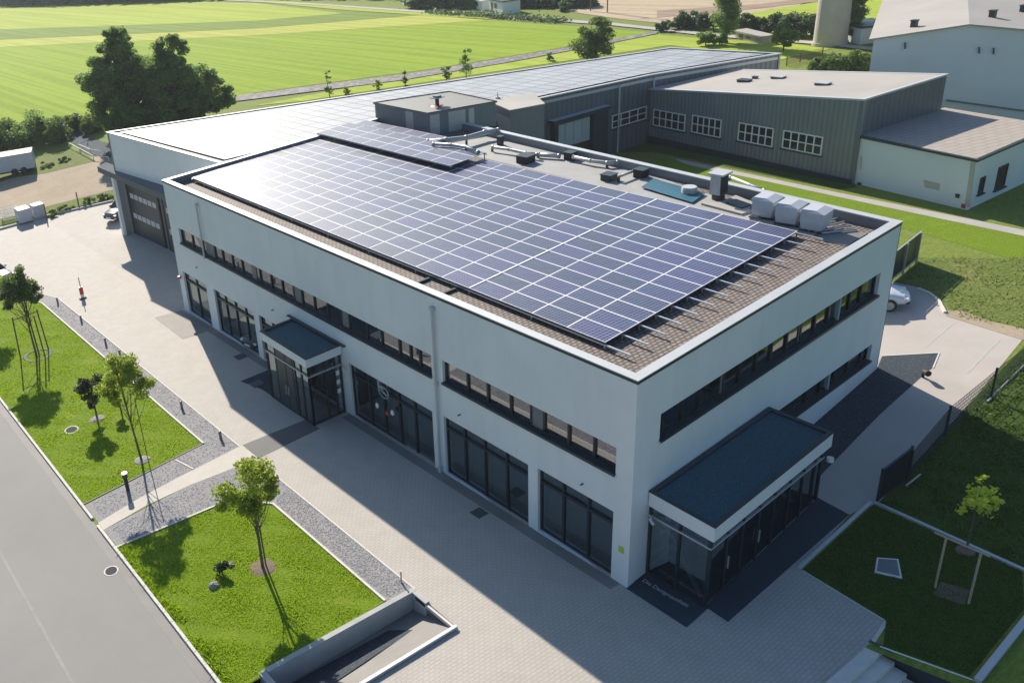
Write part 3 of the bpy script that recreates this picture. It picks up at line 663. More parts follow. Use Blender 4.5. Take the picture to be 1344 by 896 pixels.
# ------------------------------------------------------------------ roof equipment
def quadbox(name, poly, z0, z1, mats, parent): return obj(name, MB().prism(poly, z0, z1, 0, 1 if isinstance(mats, list) and len(mats) > 1 else None), mats, parent)
pb = thing('roof_plant_room', 'large grey panelled plant room box on the main roof with a mushroom vent', 'plant room', (17, 29, 7.86))
PP = [(16.95, 29.25), (21.3, 27.6), (21.9, 32.7), (17.15, 35.05)]
quadbox('wall', PP, 7.75, 9.28, 'greyfill', pb); quadbox('roof', inset(PP, -.08), 9.283, 9.34, 'lead', pb)
ring('roof_rail', PP, -.06, -.02, 9.343, 9.4, 'anthra', pb)
def sidepanels(poly, idx, cuts, z0, z1, parent, mat, name='side_panel', out=.012):
    a, b = Vector(poly[idx]), Vector(poly[(idx+1) % len(poly)]); t = b-a; n = Vector((t.y, -t.x)).normalized()
    for c0, c1 in cuts:
        p = a+t*c0; mb = MB(); mb.obox((p.x, p.y, z0), (t.x*(c1-c0), t.y*(c1-c0), 0), (n.x*out, n.y*out, 0), (0, 0, z1-z0)); obj(name, mb, mat, parent)
sidepanels(PP, 0, [(.03, .17), (.3, .55), (.6, .68)], 7.87, 9.2, pb, 'steel'); sidepanels(PP, 3, [(.02, .06), (.36, .52), (.53, .9)], 7.87, 9.2, pb, 'steel' if False else 'greyfill'); sidepanels(PP, 3, [(.60, .74)], 7.87, 9.22, pb, 'steel', out=.02)
v = thing('roof_vent', 'mushroom roof vent with a dark stack and red base on the plant room', 'vent', (18.7, 30.3, 9.34))
obj('stack', MB().tube([(18.7, 30.3, 9.34), (18.7, 30.3, 9.9)], .13, 12), 'anthra', v)
obj('base_flange', MB().cyl((18.7, 30.3, 9.341), .42, .05, 14, 0, .3), 'red', v)
obj('cap', MB().cyl((18.7, 30.3, 9.9), .5, .04, 8).cyl((18.7, 30.3, 9.94), .28, .1, 12), 'greyfill', v)
bx = thing('stair_tower', 'plain grey flat-roofed stair tower behind the roof plant room', 'stair tower', (25, 30, 0))
SP = [(23.9, 28.9), (26.3, 28.1), (28.3, 31.0), (25.2, 32.4)]
quadbox('wall', SP, 0, 8.0, 'greyfill', bx); quadbox('roof', inset(SP, -.05), 8.003, 8.07, 'palemembrane', bx)
v = thing('roof_turret', 'small dark pitched skylight with a finial behind the plant room', 'skylight', (27, 33, 8))
c = g(652, 131, flat=8.0); mb = MB(); mb.add([(c[0]-1.0, c[1]-.6, 7.2), (c[0]+1.3, c[1]-.6, 7.2), (c[0]+1.3, c[1]+.6, 7.2), (c[0]-1.0, c[1]+.6, 7.2), (c[0]-.2, c[1], 8.05), (c[0]+.6, c[1], 8.05)], [(0, 1, 5, 4), (1, 2, 5), (2, 3, 4, 5), (3, 0, 4), (3, 2, 1, 0)])
obj('roof', mb, 'anthra', v); obj('finial', MB().cyl((c[0]+.1, c[1], 8.02), .06, .5, 8, 0, .02).cyl((c[0]+.1, c[1], 8.0), .16, .18, 10), 'steel', v)

def ac_unit(x, y, z, rz, label):
    t = local_thing('air_conditioning_unit', label, 'air conditioner', (x, y, z), rz, 'white air conditioning units on the roof')
    b = MB(); b.add([(-.41, -.36, .12), (.41, -.36, .12), (.41, .4, .12), (-.41, .4, .12), (-.47, -.42, .45), (.47, -.42, .45), (.47, .45, .45), (-.47, .45, .45), (-.47, -.42, .86), (.47, -.42, .86), (.47, .45, .86), (-.47, .45, .86)],
        [(3, 2, 1, 0), (0, 1, 5, 4), (1, 2, 6, 5), (2, 3, 7, 6), (3, 0, 4, 7), (4, 5, 9, 8), (5, 6, 10, 9), (6, 7, 11, 10), (7, 4, 8, 11), (8, 9, 10, 11)])
    obj('casing', b, 'acwhite', t, .012)
    l = MB(); l.add([(-.5, -.46, .86), (.5, -.46, .86), (.5, .5, .86), (-.5, .5, .86), (-.4, -.1, .98), (.4, -.1, .98), (.42, .42, .98), (-.42, .42, .98)], [(3, 2, 1, 0), (0, 1, 5, 4), (1, 2, 6, 5), (2, 3, 7, 6), (3, 0, 4, 7), (4, 5, 6, 7)])
    obj('lid', l, 'acwhite', t, .01)
    q = MB()
    for sx in (-.3, .3): q.box(sx-.04, -.45, 0, sx+.04, .5, .06); q.box(sx-.03, -.25, .06, sx+.03, -.19, .12); q.box(sx-.03, .25, .06, sx+.03, .31, .12)
    obj('base_frame', q, 'anthra', t)
    q = MB().tube([(.3, .45, .3), (.3, .75, .25), (.5, .9, .06)], .035, 8); obj('pipe', q, 'black', t)
ac_unit(15.75, 5.75, 7.87, rad(8), 'white air conditioner box farthest from the near roof edge, beside the pale slab')
ac_unit(15.6, 4.62, 7.87, rad(8), 'white air conditioner box in the middle of the row of three')
ac_unit(15.5, 3.5, 7.87, rad(8), 'white air conditioner box nearest to the right parapet')
# ventilation tower
vt = thing('ventilation_unit', 'tall grey ventilation unit with vertical fins on the roof edge', 'ventilation unit', (16.6, 8.5, 7.87))
mb = MB(); mb.obox((16.3, 8.35, 8.15), (.62, .05, 0), (-.03, .5, 0), (0, 0, .95)); obj('housing', mb, 'steel', vt, .02)
mb = MB()
for k in range(7): mb.obox((16.3+.09*k, 8.3+.007*k, 8.2), (.03, 0, 0), (0, .05, 0), (0, 0, .85))
obj('fins', mb, 'anthra', vt); obj('hood', MB().obox((16.2, 8.2, 9.1), (.82, .06, 0), (-.04, .75, 0), (0, 0, .08)), 'coping', vt)
obj('fan_base', MB().cyl((16.6, 8.6, 7.87), .28, .28, 14), 'anthra', vt)
fan = thing('roof_fan', 'small round roof fan with a wire guard beside the tall ventilation unit', 'fan', (16.4, 9.9, 7.87))
obj('drum', MB().cyl((16.45, 10.0, 7.87), .32, .38, 16), 'coping', fan)
mb = MB()
for k in range(3): mb.cyl((16.45, 10.0, 7.98+k*.1), .36, .02, 16)
obj('guard_ring', mb, 'steel', fan)
sl = MB(); SB = [(15.3, 6.6), (16.6, 6.4), (17.3, 8.2), (16.2, 8.1), (15.5, 8.7)]; sl.prism(SB, 7.87, 7.96)
tag(obj('plinth_slab', sl, 'palemembrane'), 'pale raised slab around a dark square between fan and white boxes', 'slab')
tag(obj('roof_hatch', MB().prism([(15.85, 6.95), (16.45, 6.85), (16.7, 7.8), (16.1, 7.9)], 7.962, 8.02), 'anthra'), 'dark square roof hatch on the pale slab', 'roof hatch')
bs = MB(); bs.add([(15.35, 9.05, 7.95), (16.75, 9.35, 7.98), (17.15, 12.5, 8.0), (15.85, 12.2, 7.96)], [(0, 1, 2, 3)]); bs.add([(15.35, 9.05, 7.93), (16.75, 9.35, 7.96), (17.15, 12.5, 7.98), (15.85, 12.2, 7.94)], [(3, 2, 1, 0)])
tag(obj('corrugated_sheet', bs, 'bluesheet'), 'bright teal corrugated sheet lying behind the solar array', 'roof sheet')
# ducts (silver pipes) along the back of the roof
def duct(px, r, label, mat='steel', z=8.1, elbows=True):
    t = thing('air_duct', label, 'duct', tuple(g(*px[0], flat=7.87)), 'pipes and ducts on the roof')
    pts = [g(p[0], p[1], flat=(p[2] if len(p) > 2 else z)) for p in px]
    r *= .75; obj('pipe', MB().tube(pts, r, 12), mat, t, smooth=True)
    q = MB()
    for k in range(1, len(pts)-1): p = pts[k]; q.ball(p, r*1.25, n=10)
    a, b = Vector(pts[0]), Vector(pts[-1]); q.tube([a, a+(Vector(pts[1])-a).normalized()*.12], r*1.2, 12); q.tube([b, b+(Vector(pts[-2])-b).normalized()*.12], r*1.2, 12)
    obj('collar', q, 'steel', t, smooth=True)
    q = MB()
    for p in pts[::2]: q.box(p[0]-.05, p[1]-.05, 7.87, p[0]+.05, p[1]+.05, p[2])
    obj('pipe_foot', q, 'anthra', t)
duct([(560, 186), (585, 184), (612, 181), (636, 174), (655, 171)], .2, 'thick silver duct leading from the raised array past the plant room', z=8.35)
duct([(568, 189), (592, 190), (612, 193), (628, 200)], .13, 'curved silver duct lying over the raised solar array', z=8.6)
duct([(646, 193), (668, 196), (690, 201), (706, 203)], .13, 'silver duct with elbows leading to a black box left of centre', z=8.15)
duct([(706, 203), (735, 205)], .16, 'straight grey duct between two black boxes', 'coping', z=8.05)
duct([(752, 206), (775, 211), (797, 214), (812, 213)], .14, 'long bent silver duct along the back parapet', z=8.12)
duct([(812, 232), (828, 226), (836, 222)], .09, 'short silver pipe between the two dark roof boxes', z=8.15)
duct([(958, 232), (985, 243), (1004, 250)], .09, 'pale pipe running from the tall ventilation unit to the white boxes', 'coping', z=8.05)
def dbox(px, s, h, label, mat='black'):
    p = g(*px, flat=7.87); t = thing('vent_box', label, 'vent box', p, 'dark vent boxes on the roof')
    obj('body', MB().obox((p[0]-s/2, p[1]-s/2, 7.87), (s, .08*s, 0), (-.08*s, s, 0), (0, 0, h)), mat, t, .02); obj('lid', MB().obox((p[0]-s/2-.03, p[1]-s/2-.03, 7.872+h), (s+.06, .08*s, 0), (-.08*s, s+.06, 0), (0, 0, .04)), 'anthra', t)
dbox((691, 213), .75, .4, 'large black vent box behind the middle of the solar array'); dbox((749, 209), .5, .4, 'black vent box at the elbow of the long bent duct')
dbox((800, 236), .6, .3, 'low dark vent box near the teal sheet with a sloping lid', 'anthra'); dbox((842, 232), .55, .4, 'black vent box next to the back parapet near the teal sheet')
dbox((657, 190), .3, .5, 'slim dark vent box between silver ducts near the plant room', 'anthra'); dbox((990, 291), .28, .22, 'small pale junction box at the foot of the first white unit', 'coping')
# dark rubber mats and cable trays by the right end of the array
q = MB(); q.obox((14.6, 1.75, 7.868), (1.7, .12, 0), (-.05, 1.25, 0), (0, 0, .02)); tag(obj('rubber_mat', q, 'lead'), 'dark rubber mat on the tiles below the right end of the array', 'mat')
for k in range(4):
    q = MB(); a = g(1052+k*9, 300+k*2, flat=7.95); b = g(1100+k*8, 286+k*5, flat=7.95); q.tube([a, b], .045, 8)
    tag(obj('cable_conduit', q, 'steel'), 'thin grey conduit on the roof behind the three white boxes', 'conduit', 'conduits beside the white roof boxes')
q = MB(); q.box(.37, 9.8, 7.868, 1.5, 9.9, 7.96); tag(obj('walkway_bar', q, 'anthra'), 'dark crossbar between front parapet and array', 'bar', 'dark bars beside the front parapet')
q = MB(); q.box(.37, 11.4, 7.868, 1.5, 11.5, 7.96); tag(obj('walkway_bar', q, 'anthra'), 'dark crossbar between front parapet and array', 'bar', 'dark bars beside the front parapet')

# ------------------------------------------------------------------ glass porches
def glass_side(root, a, b, z0, z1, mulls, transz, lab=None, glassm='glassd', door=None):
    A = Vector((a[0], a[1], 0)); B = Vector((b[0], b[1], 0)); t = (B-A); L = t.length; t.normalize(); n = Vector((t.y, -t.x, 0))
    P = lambda s, z, d=0: tuple(A+t*s-n*d+Vector((0, 0, z)))
    f = MB()
    for s in [0]+list(mulls)+[L-.08]: f.obox(P(s, z0), t*.08, n*-.1, (0, 0, z1-z0))
    f.obox(P(0.08, z0), t*(L-.16), n*-.09, (0, 0, .1)); f.obox(P(0.08, z1-.1), t*(L-.16), n*-.09, (0, 0, .1))
    wf = obj('window', f, 'frame', root)
    tr = MB(); tr.obox(P(-.02, transz-.03, -.03), t*(L+.04), n*-.12, (0, 0, .06)); obj('transom', tr, 'coping', root)
    gm_ = MB(); gm_.add([P(.05, z0+.05, .05), P(L-.05, z0+.05, .05), P(L-.05, z1-.05, .05), P(.05, z1-.05, .05)], [(0, 1, 2, 3)]); obj('glass_pane', gm_, glassm, wf)
    if door:
        for s in door: obj('door_handle', MB().obox(P(s, z0+.9, -.05), t*.04, n*-.04, (0, 0, .5)), 'steel', root)
    return P
def porch(root, poly, zr, zf, zb):
    """poly: four roof corners, ccw"""
    ring('fascia', poly, 0, .14, zf, zr, 'white_wall', root)
    ring('roof_edge', poly, -.015, .155, zr+.002, zr+.035, 'anthra', root); ring('inner_edge', poly, .141, .156, zr-.06, zr+.001, 'anthra', root)
    flatpoly('gravel_roof', inset(poly, .13), zr-.05, 'roofgravel', root)
    flatpoly('ceiling', inset(poly, .13)[::-1], zf+.03, 'interior', root)
pr = thing('glass_porch', 'long glass porch with dark gravel roof and white fascia at the right facade', 'porch', (4.5, -1, 0))
PR = [(.9, .02), (.83, -2.42), (8.27, -1.84), (8.28, .5)]
porch(pr, PR, 3.62, 3.06, 0)
zg = lambda x, y: gz(x, y)
glass_side(pr, (1.0, .05), (.98, -2.25), .12, 3.06, [1.12], 2.62)
glass_side(pr, (.98, -2.25), (8.1, -1.72), .3, 3.06, [1.0, 1.95, 2.95, 3.9, 4.9, 5.8, 6.6], 2.62, door=(1.1, 3.0))
glass_side(pr, (8.1, -1.72), (8.12, .5), .75, 3.06, [1.1], 2.62)
obj('plinth', MB().prism([(1.02, .04), (1.0, -2.2), (8.05, -1.68), (8.1, .5)], -.4, lambda x, y: gz(x, y)+.05), 'greypave', pr)
for a_, b_ in (((1.2, -.3, 2.6), (1.2, -1.95, .3)), ((1.3, -.2, 1.9), (3.2, -1.7, 2.7)), ((5.8, -.2, 2.7), (7.2, -1.3, .9))): obj('brace', MB().tube([a_, b_], .075, 8), 'white', pr)
obj('back_wall', MB().box(1.16, -.03, .15, 8.0, .0, 2.95), 'blind', pr) if False else None
tag(obj('lectern_desk', MB().box(2.6, -1.3, .3, 3.6, -.8, 1.3).box(5.2, -1.0, .5, 5.7, -.6, 1.6), 'wood'), 'brown reception desk behind the glass of the right porch', 'desk')
q = MB(); q.cyl((8.2, -1.9, 2.5), .12, .14, 12); tag(obj('porch_lamp', q, 'white'), 'round white lamp at the far corner of the right glass porch', 'lamp')

pl = thing('glass_porch', 'small glass porch with a dark gravel roof in the middle of the long facade', 'porch', (-1, 18.5, -.3))
PL = [(-2.06, 20.6), (-2.1, 16.34), (-.02, 16.36), (-.0, 20.62)]
porch(pl, PL, 3.46, 3.02, 0)
glass_side(pl, (-.04, 20.45), (-1.95, 20.45), -.4, 3.02, [.9], 2.4)
glass_side(pl, (-1.95, 20.45), (-1.95, 16.5), -.36, 3.02, [.85, 1.75, 2.6, 3.2], 2.4, door=(1.65, 1.9))
glass_side(pl, (-1.95, 16.5), (-.04, 16.5), -.32, 3.02, [.95, 1.5], 2.4)
obj('door_panel', MB().box(-1.93, 18.0, -.3, -1.9, 19.5, 3.0), 'anthra', pl)
obj('wall_rail', MB().box(-.16, 16.0, 3.52, -.01, 21.0, 3.58), 'anthra', pl)
q = MB().tube([(-.5, 16.9, 2.6), (-1.5, 17.4, .1)], .05, 8).tube([(-1.6, 16.8, 2.5), (-.6, 17.6, .2)], .05, 8); obj('brace', q, 'red', pl)
for k in range(3): tag(obj('notice_sheet', MB().box(-.4+.0*k, 16.488, .9+.5*k, -.2, 16.494, 1.15+.5*k), 'white'), 'small white notice stuck to the glass of the small porch', 'notice', 'notices on the porch glass')
# lettering on the door slab (illegible in the picture, worn)
fc = bpy.data.curves.new('entrance_lettering', 'FONT'); fc.body = 'Die Designqualität'; fc.size = .33; fc.extrude = .003
fo = bpy.data.objects.new('entrance_lettering', fc); COL.objects.link(fo); fc.materials.append(MAT['trailer'])
pa = Vector(g(842, 762, .03)); pb_ = Vector(g(901, 796, .03)); fo.location = pa; fo.rotation_euler = (0, 0, math.atan2(pb_.y-pa.y, pb_.x-pa.x))
bpy.context.view_layer.update(); wd = fo.dimensions.x or 2.; fc.size = .33*min(1.3, (pb_-pa).length/wd)
bpy.context.view_layer.update(); me_ = bpy.data.meshes.new_from_object(fo.evaluated_get(bpy.context.evaluated_depsgraph_get())); fo2 = bpy.data.objects.new('door_lettering', me_); COL.objects.link(fo2); 
xa_ = (pb_-pa).normalized(); za_ = Vector((-.0896, .019, 1)); za_ = (za_-xa_*za_.dot(xa_)).normalized(); ya_ = za_.cross(xa_)
fo2.matrix_world = Matrix(((xa_.x, ya_.x, za_.x, pa.x), (xa_.y, ya_.y, za_.y, pa.y), (xa_.z, ya_.z, za_.z, pa.z), (0, 0, 0, 1))); bpy.data.objects.remove(fo); fo = fo2
if not me_.materials: me_.materials.append(MAT['greyfill'])
tag(fo, 'pale worn lettering on the dark slab before the right porch', 'lettering')
# emblem and coloured balls behind the shop glass
em = thing('round_emblem', 'round silver emblem with two zigzag bars at the top of the shop window', 'emblem', (-.02, 13.6, 2.2))
bpy_pts = [(-.03, 13.25+.36*math.cos(t*math.pi/12), 2.2+.28*math.sin(t*math.pi/12)) for t in range(25)]
obj('ring', MB().tube(bpy_pts, .025, 8), 'steel', em)
q = MB(); q.tube([(-.03, 13.55, 2.4), (-.03, 13.2, 2.36), (-.03, 13.35, 2.2), (-.03, 12.98, 2.12)], .04, 6); q.tube([(-.03, 13.5, 2.25), (-.03, 13.15, 2.2)], .03, 6); obj('bars', q, 'steel', em)
obj('arm', MB().box(-.02, 13.6, 2.1, .25, 13.66, 2.65), 'alu', em)
for y, z, m, l in ((13.75, 1.3, 'white', 'white lantern to the left of the red ball in the shop window'), (13.0, 1.22, 'red', 'red ball hanging in the shop window under the emblem'), (12.62, 1.42, 'white', 'white lantern to the right of the red ball in the shop window')):
    tag(obj('hanging_lantern', MB().ball((-.08, y, z), .14, .5, .8, .9 if m == 'red' else 1.1, 14), m, smooth=True), l, 'lantern')
# drains and covers
def drain(px, s, label, rnd=False, mat='anthra', rim=True):
    p = g(*px); t = thing('drain_cover', label, 'drain cover', p)
    if rnd:
        disc = lambda r: [(p[0]+r*math.cos(k*math.pi/12), p[1]+r*math.sin(k*math.pi/12)) for k in range(24)]
        obj('rim', MB().prism(disc(s*1.25), p[2]-.02, p[2]+.02), 'kerb', t); obj('lid', MB().prism(disc(s), p[2]+.021, p[2]+.028), mat, t)
    else:
        obj('rim', MB().box(p[0]-s*1.12, p[1]-s*1.12, p[2]+.002, p[0]+s*1.12, p[1]+s*1.12, p[2]+.016), 'greypave', t)
        mb = MB()
        for k in range(6): mb.box(p[0]-s+k*s/3+.01, p[1]-s, p[2]+.0165, p[0]-s+(k+1)*s/3-.02, p[1]+s, p[2]+.024)
        obj('grate', mb, mat, t)
drain((629, 673), .25, 'square drain grate in the shaded paving beside the shop windows'); drain((316, 468), .3, 'square drain grate near the far shop windows')
drain((337, 504), .3, 'square drain grate left of the small glass porch'); drain((146, 749), .24, 'round manhole cover in the asphalt road', True, 'castiron'); drain((94, 564), .3, 'round drain cover sunk in the upper lawn', True, 'castiron')

# ------------------------------------------------------------------ rear wing with pale solar roof
wing = thing('rear_wing', 'long flat hall behind the office with a shining pale solar roof and grey garage doors', 'building', (20, 40, 0))
WZ = 8.2
WN = (-.0446, -.0030)       # the roof falls gently towards the far end
def wz(x, y, d=0.): return 8.2+(x-4.49)*WN[0]+(y-35.04)*WN[1]+d
WP = [(4.49, 35.04), (19.96, 35.2), (20.0, 33.35), (25.7, 32.91), (41.98, 31.73), (54.9, 28.9), (54.2, 38.81), (3.34, 51.85)]
def wzf(d): return lambda x, y: wz(x, y, d)
def wallrun(root, a, b, z0, z1, mat, name='wall', th=.25):
    A = Vector((a[0], a[1], 0)); B = Vector((b[0], b[1], 0)); t = B-A; n = Vector((t.y, -t.x, 0)).normalized()
    C1, C2 = A-n*th, B-n*th
    return obj(name, MB().prism([(A.x, A.y), (B.x, B.y), (C2.x, C2.y), (C1.x, C1.y)], z0, z1), mat, root)
wallrun(wing, WP[7], WP[0], 4.9, wzf(-.085), 'white_wall', 'upper_wall')
wallrun(wing, WP[6], WP[7], -1, wzf(-.085), 'corrgrey'); wallrun(wing, WP[5], WP[6], -1, wzf(-.085), 'corrdark')
for k in (2, 3, 4): wallrun(wing, WP[k], WP[k+1], -1, wzf(-.085), 'corrdark')
ring('coping', WP, -.06, .24, wzf(-.078), wzf(0), 'coping', wing)
ring('gutter', WP, .25, .75, wzf(-.3), wzf(-.12), 'anthra', wing)
def flatf(name, poly, zf, mat, parent, quads):
    mb = MB(); mb.add([(p[0], p[1], zf(*p)) for p in poly], quads); return obj(name, mb, mat, parent)
flatf('roof', inset(WP, .25), wzf(-.32), 'membrane', wing, [tuple(range(8))])
wo = flatf('solar_field', inset(WP, .7), wzf(-.02), 'solarwing', wing, [tuple(range(8))]); wo['kind'] = 'stuff'
for k in (3, 4):
    A, B = WP[k], WP[k+1]; wallrun(wing, (A[0], A[1]-.03), (B[0], B[1]-.03), lambda x, y: wz(x, y, -.5), lambda x, y: wz(x, y, -.28), 'coping', 'gutter_band', .025)
for x, y in ((28.5, 32.6), (38.6, 31.9), (42.3, 31.6)): obj('downpipe', MB().tube([(x, y-.12, 1), (x, y-.12, wz(x, y)-.3)], .07, 8), 'coping', wing)
# canopy and garage front
wallrun(wing, (3.95, 52.2), (4.6, 35.0), -1.2, 4.9, 'greyfill', 'garage_wall', .1)
obj('canopy', MB().prism([(2.95, 54.6), (3.3, 35.0), (4.6, 35.0), (3.75, 54.6)], lambda x, y: 4.62, lambda x, y: 4.95+(x-2.95)*.25), 'canopygrey', wing)
obj('canopy_edge', MB().obox((2.93, 54.6, 4.5), (.35, -19.6, 0), (.06, 0, 0), (0, 0, .47)), 'canopygrey', wing)
obj('pillar', MB().prism([(3.05, 51.75), (3.75, 51.65), (3.8, 52.25), (3.1, 52.3)], -1.2, 4.62), 'white_wall', wing)
obj('upper_corner', MB().prism([(3.7, 51.7), (4.1, 51.7), (4.1, 52.29), (3.66, 52.29)], -1.2, 4.9), 'white_wall', wing)
def garage(y0, y1, label=None):
    xa = lambda y: 3.93+(52.2-y)*.0378
    d = MB(); d.obox((xa(y1)-.07, y1, -.75), (xa(y0)-xa(y1), y0-y1, 0), (.08, 0, 0), (0, 0, 4.75)); do = obj('garage_door', d, 'anthra', wing)
    for z in (1.05, 2.75):
        q = MB(); n = 6; st = (y1-y0-.5)/n
        for k in range(n): y = y1-.3-k*st; q.obox((xa(y)-.085, y, z), (.0378*st*.8, -st*.8, 0), (.012, 0, 0), (0, 0, .42))
        obj('window', q, 'trailer', do)
    obj('frame', MB().obox((xa(y1)-.1, y1+.25, -.75), (.01, -.22, 0), (.15, 0, 0), (0, 0, 5.0)), 'black', do); obj('frame', MB().obox((xa(y0)-.1, y0, -.75), (.01, -.22, 0), (.15, 0, 0), (0, 0, 5.0)), 'black', do)
garage(45.9, 51.2); garage(40.0, 44.9)
# dark courtyard portal and window of the wing
pt = thing('courtyard_portal', 'dark projecting portal with a pale shutter on the courtyard side of the rear wing', 'portal', (35, 32, 1))
pR = g(797, 206)[:2]; pn = (-(41.98-25.7)*0-1.18, -16.28, 0); pL = onplane(729, 153, (pR[0], pR[1], 0), pn)[:2]
pc = [None, pL, pR]
d = Vector(pc[2])-Vector(pc[1]); nn = Vector((-d.y, d.x)).normalized(); PTZ = 4.9
def Q(s, o): p = Vector(pc[1])+d*s+nn*o; return (p.x, p.y)
obj('roof', MB().prism([Q(-.05, -.15), Q(1.02, -.15), Q(1.02, 1.6), Q(-.05, 1.6)], PTZ, PTZ+.25, 0, 1), ['anthra', 'coping'], pt)
obj('side_wall', MB().prism([Q(0, 0), Q(.06, 0), Q(.06, 1.5), Q(0, 1.5)], 0, PTZ-.002), 'anthra', pt); obj('side_wall', MB().prism([Q(.72, 0), Q(1.0, 0), Q(1.0, 1.5), Q(.72, 1.5)], 0, PTZ-.002), 'anthra', pt)
obj('shutter', MB().prism([Q(.07, .3), Q(.7, .3), Q(.7, .36), Q(.07, .36)], 2.75, 4.6), 'ribwhite', pt)
obj('door', MB().prism([Q(.07, .32), Q(.71, .32), Q(.71, .4), Q(.07, .4)], .3, 2.7), 'glassd', pt)
for k in range(4): tag(obj('shutter_joint', MB().prism([Q(.07+.16*k, .27), Q(.078+.16*k, .27), Q(.078+.16*k, .3), Q(.07+.16*k, .3)], 2.75, 4.6), 'steel', pt), None, None)

def px_windows(root, quads, p0, n, cols, glassm='glass', mat='white', outset=.05, rows=2, fr=.08):
    N_ = Vector(n).normalized()
    for qd in quads:
        c = [Vector(onplane(x, y, p0, n)) for x, y in qd]  # tl tr br bl
        z1 = (c[0].z+c[1].z)/2; z0 = (c[2].z+c[3].z)/2; a = (c[0]+c[3])/2; b = (c[1]+c[2])/2; a.z = b.z = z0; t = b-a; h = z1-z0
        f = MB(); o = N_*outset
        tn = t.normalized()
        f.obox(tuple(a), t, o, (0, 0, fr)); f.obox(tuple(a+Vector((0, 0, h-fr))), t, o, (0, 0, fr))
        for k in range(cols+1): f.obox(tuple(a+(t-tn*fr)*(k/cols)+Vector((0, 0, fr))), tn*fr, o, (0, 0, h-2*fr))
        for r in range(1, rows): f.obox(tuple(a+Vector((0, 0, h*r/rows-.03))), t, o*.8, (0, 0, .07))
        wd_ = obj('window', f, mat, root)
        gq = MB(); e = N_*.012; gq.add([tuple(a+e), tuple(b+e), tuple(b+e+Vector((0, 0, h))), tuple(a+e+Vector((0, 0, h)))], [(0, 1, 2, 3)]); obj('glass_pane', gq, 'carglass', wd_)
        sg = MB(); sg.obox(tuple(a+Vector((0, 0, -.09))-tn*.1), t+tn*.2, N_*.14, (0, 0, .07)); obj('sill', sg, 'anthra', wd_)
wn = Vector((31.73-32.91, -(41.98-25.7), 0)).normalized()
px_windows(wing, [[(803, 149), (848, 142), (848, 158), (803, 167)]], (41.98, 31.73, 0), tuple(wn), 4)

# ------------------------------------------------------------------ halls beyond the lawn
hall = thing('grey_workshop_hall', 'grey corrugated workshop hall with four white-framed ribbon windows and a pale flat roof', 'building', (43, 22, 1))
HP = [(39.68, 14.33), (47.92, 13.55), (50.0, 29.33), (42.0, 31.6)]
def hz(x, y, d=0.): t = ((x-39.68)*2.34+(y-14.33)*17.33)/305.8; return 6.96-1.493*t+d
def hzf(d): return lambda x, y: hz(x, y, d)
# front wall continues to the wing at ground level
wallrun(hall, HP[3], HP[0], 0, hzf(-.06), 'corrgrey', 'front_wall'); wallrun(hall, HP[0], HP[1], 0, hzf(-.06), 'corrdark', 'side_wall'); wallrun(hall, HP[1], HP[2], 0, hzf(-.06), 'corrgrey', 'back_wall'); wallrun(hall, HP[2], HP[3], 0, hzf(-.06), 'corrgrey', 'end_wall')
ring('roof_edge', HP, -.08, .2, hzf(-.12), hzf(0), 'coping', hall); flatf('roof', inset(HP, .15), hzf(-.02), 'palemembrane', hall, [(0, 1, 2, 3)])
obj('base_band', MB().obox((39.6, 14.3, .9), (2.33, 17.3, 0), (-.05, .007, 0), (0, 0, .75)), 'anthra', hall)
hn = Vector((HP[0][1]-HP[3][1], -(HP[0][0]-HP[3][0]), 0)).normalized()
px_windows(hall, [[(854.4+4, 144), (900, 149.6), (899, 172.4), (857, 165)], [(909, 151.5), (947, 156.3), (946.4, 181), (907.5, 174)], [(970, 161.3), (1015.5, 167.5), (1014.5, 193), (968.5, 185)], [(1028, 171), (1080, 179), (1079, 204), (1027, 195)]], (HP[0][0], HP[0][1], 0), tuple(hn), 5)
for px, l in (((977, 107), 'dark roof cowl near the front edge of the grey hall roof'), ((1021.5, 102.5), 'flat rooflight in the middle of the grey hall roof'), ((1080, 111), 'flat rooflight near the right edge of the grey hall roof'), ((991, 103), 'tiny vent on the grey hall roof')):
    p = onplane(px[0], px[1], (39.68, 14.33, 6.96), (.0114, .0846, 1)); HZ = p[2]; t = thing('roof_vent', l, 'vent', p); s = .3 if 'tiny' not in l else .12
    obj('upstand', MB().box(p[0]-s, p[1]-s*1.4, HZ-.03, p[0]+s, p[1]+s*1.4, HZ+.1), 'anthra', t); obj('cover', MB().box(p[0]-s-.03, p[1]-s*1.4-.03, HZ+.102, p[0]+s+.03, p[1]+s*1.4+.03, HZ+.16), 'coping' if 'flat' in l else 'anthra', t)
low = thing('white_low_hall', 'low whitish hall with a pale shingle roof beside the grey workshop', 'building', (41, 11, 1.4))
LZ = 4.55
LP = [g(1282, 209, flat=LZ)[:2], g(1344, 182.5, flat=LZ)[:2], g(1400, 158, flat=LZ)[:2], g(1239, 141, flat=LZ)[:2], g(1125, 177, flat=LZ)[:2]]
LP = [LP[0], LP[2], g(1344, 158, flat=LZ)[:2], LP[3], LP[4]]
for i in range(5): wallrun(low, LP[i], LP[(i+1) % 5], 0, LZ-.05, 'wall2', ('side_wall', 'end_wall', 'back_wall', 'inner_wall', 'front_wall')[i])
ring('roof_edge', LP, -.12, .1, LZ-.14, LZ, 'anthra', low); flatpoly('roof', inset(LP, .05), LZ-.01+.02, 'shingle', low)
ln = Vector((LP[1][1]-LP[0][1], -(LP[1][0]-LP[0][0]), 0)).normalized()
px_windows(low, [[(1308, 221), (1321, 215), (1320, 243), (1307, 248)], [(1285, 235), (1292, 231), (1291, 251), (1284, 255)]], (LP[0][0], LP[0][1], 0), tuple(ln), 1, mat='frame', rows=1)
